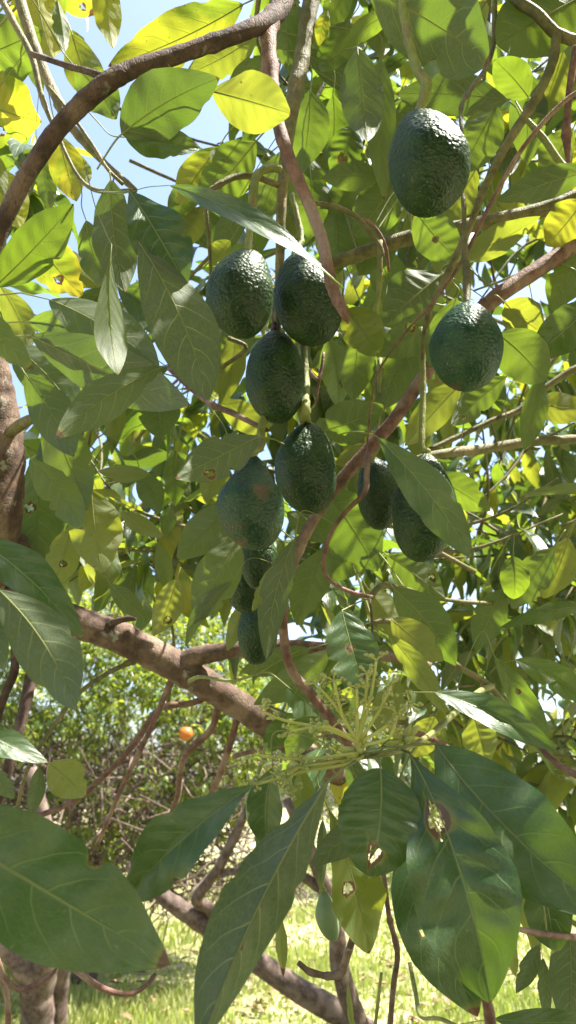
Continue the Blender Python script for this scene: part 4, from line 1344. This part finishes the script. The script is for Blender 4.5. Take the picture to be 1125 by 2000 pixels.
def build_orange():
    c = P(363, 1433, 5.55)
    rr = 0.05
    V, Fc = [], []
    for i in range(33):
        th = math.pi * i / 32
        for k in range(40):
            a = 2 * math.pi * k / 40
            q = Vector((math.sin(th) * math.cos(a), math.sin(th) * math.sin(a), math.cos(th) * 0.95))
            dimple = 1 - 0.10 * math.exp(-(th / 0.22) ** 2)
            V.append(tuple(q * rr * dimple * (1 + 0.02 * noise.noise(q * 2))))
    for i in range(32):
        for k in range(40):
            Fc.append((i * 40 + k, (i + 1) * 40 + k, (i + 1) * 40 + (k + 1) % 40, i * 40 + (k + 1) % 40))
    o = link('orange', mesh('orange', V, Fc), plain('orange_peel', (0.30, 0.085, 0.012), (0.38, 0.12, 0.018), 400, 0.45, 0.4))
    o.location = c
    bpy.context.view_layer.update()
    o['label'] = 'ripe orange hanging among bare twigs below the thick limb'
    o['category'] = 'orange'
    v, f = tube_geo([c + Vector((0.03, 0.02, 0.25)), c + Vector((0.01, 0.01, 0.12)), c + Vector((0, 0, 0.034))], [0.005, 0.0035, 0.003], 6)
    adopt(link('stem', mesh('stem', v, f), M['bark_green']), o)


build_orange()


def build_sheet():
    c = P(232, 1128, 7.0)
    n = 14
    v = []
    for j in range(n):
        for i in range(n):
            x, y = (i / (n - 1) - 0.5) * 0.16, (j / (n - 1) - 0.5) * 0.22
            v.append(tuple(Vector((x + 0.02 * math.sin(y * 30), 0.03 * noise.noise(Vector((x * 14, y * 14, 2))) + 0.05 * math.cos(x * 12), y + 0.015 * math.sin(x * 40)))))
    f = [(j * n + i, j * n + i + 1, (j + 1) * n + i + 1, (j + 1) * n + i) for j in range(n - 1) for i in range(n - 1)]
    o = link('plastic_sheet', mesh('plastic_sheet', v, f), plain('blue_plastic', (0.06, 0.16, 0.42), (0.10, 0.24, 0.52), 20, 0.4, 0.3))
    o.location = c
    o['label'] = 'small scrap of blue sheeting glimpsed on top of the hedge above the limb'
    o['category'] = 'plastic sheet'


build_sheet()


def far_tree(name, loc, h, r, n, label, seed, forks, lsize=0.14, mats=(0.62, 0.9), skirt=0.45, off=(0, 0)):
    """an avocado tree further off: trunk, limbs, crown of real leaves"""
    rr = random.Random(seed)
    t = empty(name, loc, category='tree', label=label)
    loc = Vector(loc)
    for pts, rad, nm in forks:
        wood(pts, rad, 'bark_brown', t, nm, 26, 12, 0.14)
    ms = Mass(SIMPLE)
    k = 0
    while k < n:
        q = Vector((rr.gauss(0, 1), rr.gauss(0, 1), rr.gauss(0, 1))).normalized() * rr.uniform(0.4, 1) ** 0.5
        c = loc + Vector((q.x * r + off[0], q.y * r + off[1], h * (skirt + 1) / 2 + q.z * h * (1 - skirt) / 2))
        if noise.noise(c * 1.5) < -0.1:
            continue
        k += 1
        dr = (q + Vector((rr.gauss(0, .5), rr.gauss(0, .5), rr.gauss(0, .5)))).normalized()
        for b, base, rot, sz in whorl(rr, c, dr, 6, lsize):
            ms.add(rr, base, rot, sz, pick_mat(rr, *mats))
    ms.build('foliage', [M['g'], M['o'], M['y'], M['d']], t)
    return t


def G(x, y, d, w):
    p = P(x, y, d)
    return p


# the trunk at the lower left, forked
b0 = P(70, 2000, 5.0)
far_tree('avocado_tree', (b0.x, b0.y, 0), 4.2, 1.9, 260, 'background tree with a thick forked trunk at the lower left corner', 41,
         [([(b0.x, b0.y, -0.1), tuple(P(72, 2010, 5.0)), tuple(P(70, 1935, 5.0)), tuple(P(35, 1868, 5.0)), tuple(P(-40, 1780, 5.1)), tuple(P(-160, 1600, 5.2))], [0.12, 0.11, 0.10, 0.085, 0.075, 0.05], 'trunk'),
          ([tuple(P(72, 1985, 5.0)), tuple(P(82, 1905, 5.0)), tuple(P(100, 1845, 5.0)), tuple(P(115, 1750, 5.0)), tuple(P(60, 1500, 5.2))], [0.08, 0.09, 0.08, 0.07, 0.04], 'branch'),
          ([tuple(P(112, 2080, 5.2)), tuple(P(108, 1960, 5.2)), tuple(P(118, 1880, 5.2)), tuple(P(150, 1760, 5.3))], [0.09, 0.08, 0.075, 0.05], 'branch')], skirt=0.55, off=(-1.9, 0.2))
# the leaning limbs in the lower middle
c0 = P(760, 2080, 3.5)
far_tree('avocado_tree', (c0.x + 0.25, c0.y, 0), 3.6, 1.5, 200, 'background tree with dark leaning limbs over the sunny grass, lower middle', 43,
         [([(c0.x + 0.25, c0.y, -0.1), tuple(c0), tuple(P(690, 2000, 3.5)), tuple(P(560, 1918, 3.5)), tuple(P(440, 1832, 3.5)), tuple(P(375, 1790, 3.5)), tuple(P(320, 1752, 3.5)), tuple(P(250, 1690, 3.6))], [0.07, 0.06, 0.055, 0.05, 0.045, 0.042, 0.035, 0.02], 'trunk'),
          ([tuple(P(445, 1830, 3.5)), tuple(P(408, 1775, 3.5)), tuple(P(385, 1755, 3.45)), tuple(P(430, 1690, 3.4)), tuple(P(465, 1620, 3.4)), tuple(P(500, 1540, 3.4))], [0.03, 0.03, 0.026, 0.022, 0.02, 0.012], 'branch'),
          ([tuple(P(720, 2060, 3.3)), tuple(P(690, 1975, 3.3)), tuple(P(664, 1890, 3.3)), tuple(P(655, 1800, 3.3)), tuple(P(618, 1690, 3.3)), tuple(P(560, 1560, 3.4))], [0.05, 0.045, 0.04, 0.034, 0.028, 0.02], 'branch'),
          ([tuple(P(640, 1745, 3.3)), tuple(P(560, 1700, 3.3)), tuple(P(430, 1705, 3.4))], [0.022, 0.02, 0.012], 'branch')], skirt=0.5, off=(1.6, 0.4))
far_tree('avocado_tree', (5.6, 6.2, 0), 4.6, 2.3, 420, 'neighbouring avocado tree filling the gaps at the right edge', 47,
         [([(5.6, 6.2, -0.1), (5.5, 6.2, 0.8), (5.3, 6.1, 1.8), (4.8, 6.0, 2.9)], [0.13, 0.11, 0.08, 0.04], 'trunk'),
          ([(5.5, 6.2, 0.9), (6.0, 6.1, 1.7), (6.4, 6.0, 2.8)], [0.08, 0.06, 0.03], 'branch')], mats=(0.4, 0.9), skirt=0.25)
for k, (x, y, h, r) in enumerate([(-9, 17, 4.0, 2.6), (-3.6, 21, 4.2, 2.8), (2.6, 19, 3.9, 2.7), (8.5, 17, 4.4, 2.8), (15, 20, 4.5, 3), (-16, 20, 4.6, 3)]):
    far_tree('orchard_tree', (x, y, 0), h, r, 330, ['rounded orchard tree far off at left beyond the orange trees', 'rounded orchard tree far off beyond the lower left trunk', 'rounded orchard tree far off behind the middle',
             'rounded orchard tree far off at right', 'rounded orchard tree at the far right end of its row', 'rounded orchard tree at the far left end of its row'][k], 60 + k,
             [([(x, y, -0.1), (x + 0.1, y, 0.8), (x, y, 2.0)], [0.13, 0.1, 0.05], 'trunk')], lsize=0.26, mats=(0.5, 0.95), skirt=0.2)
print('leaves as parts', LEAVES)
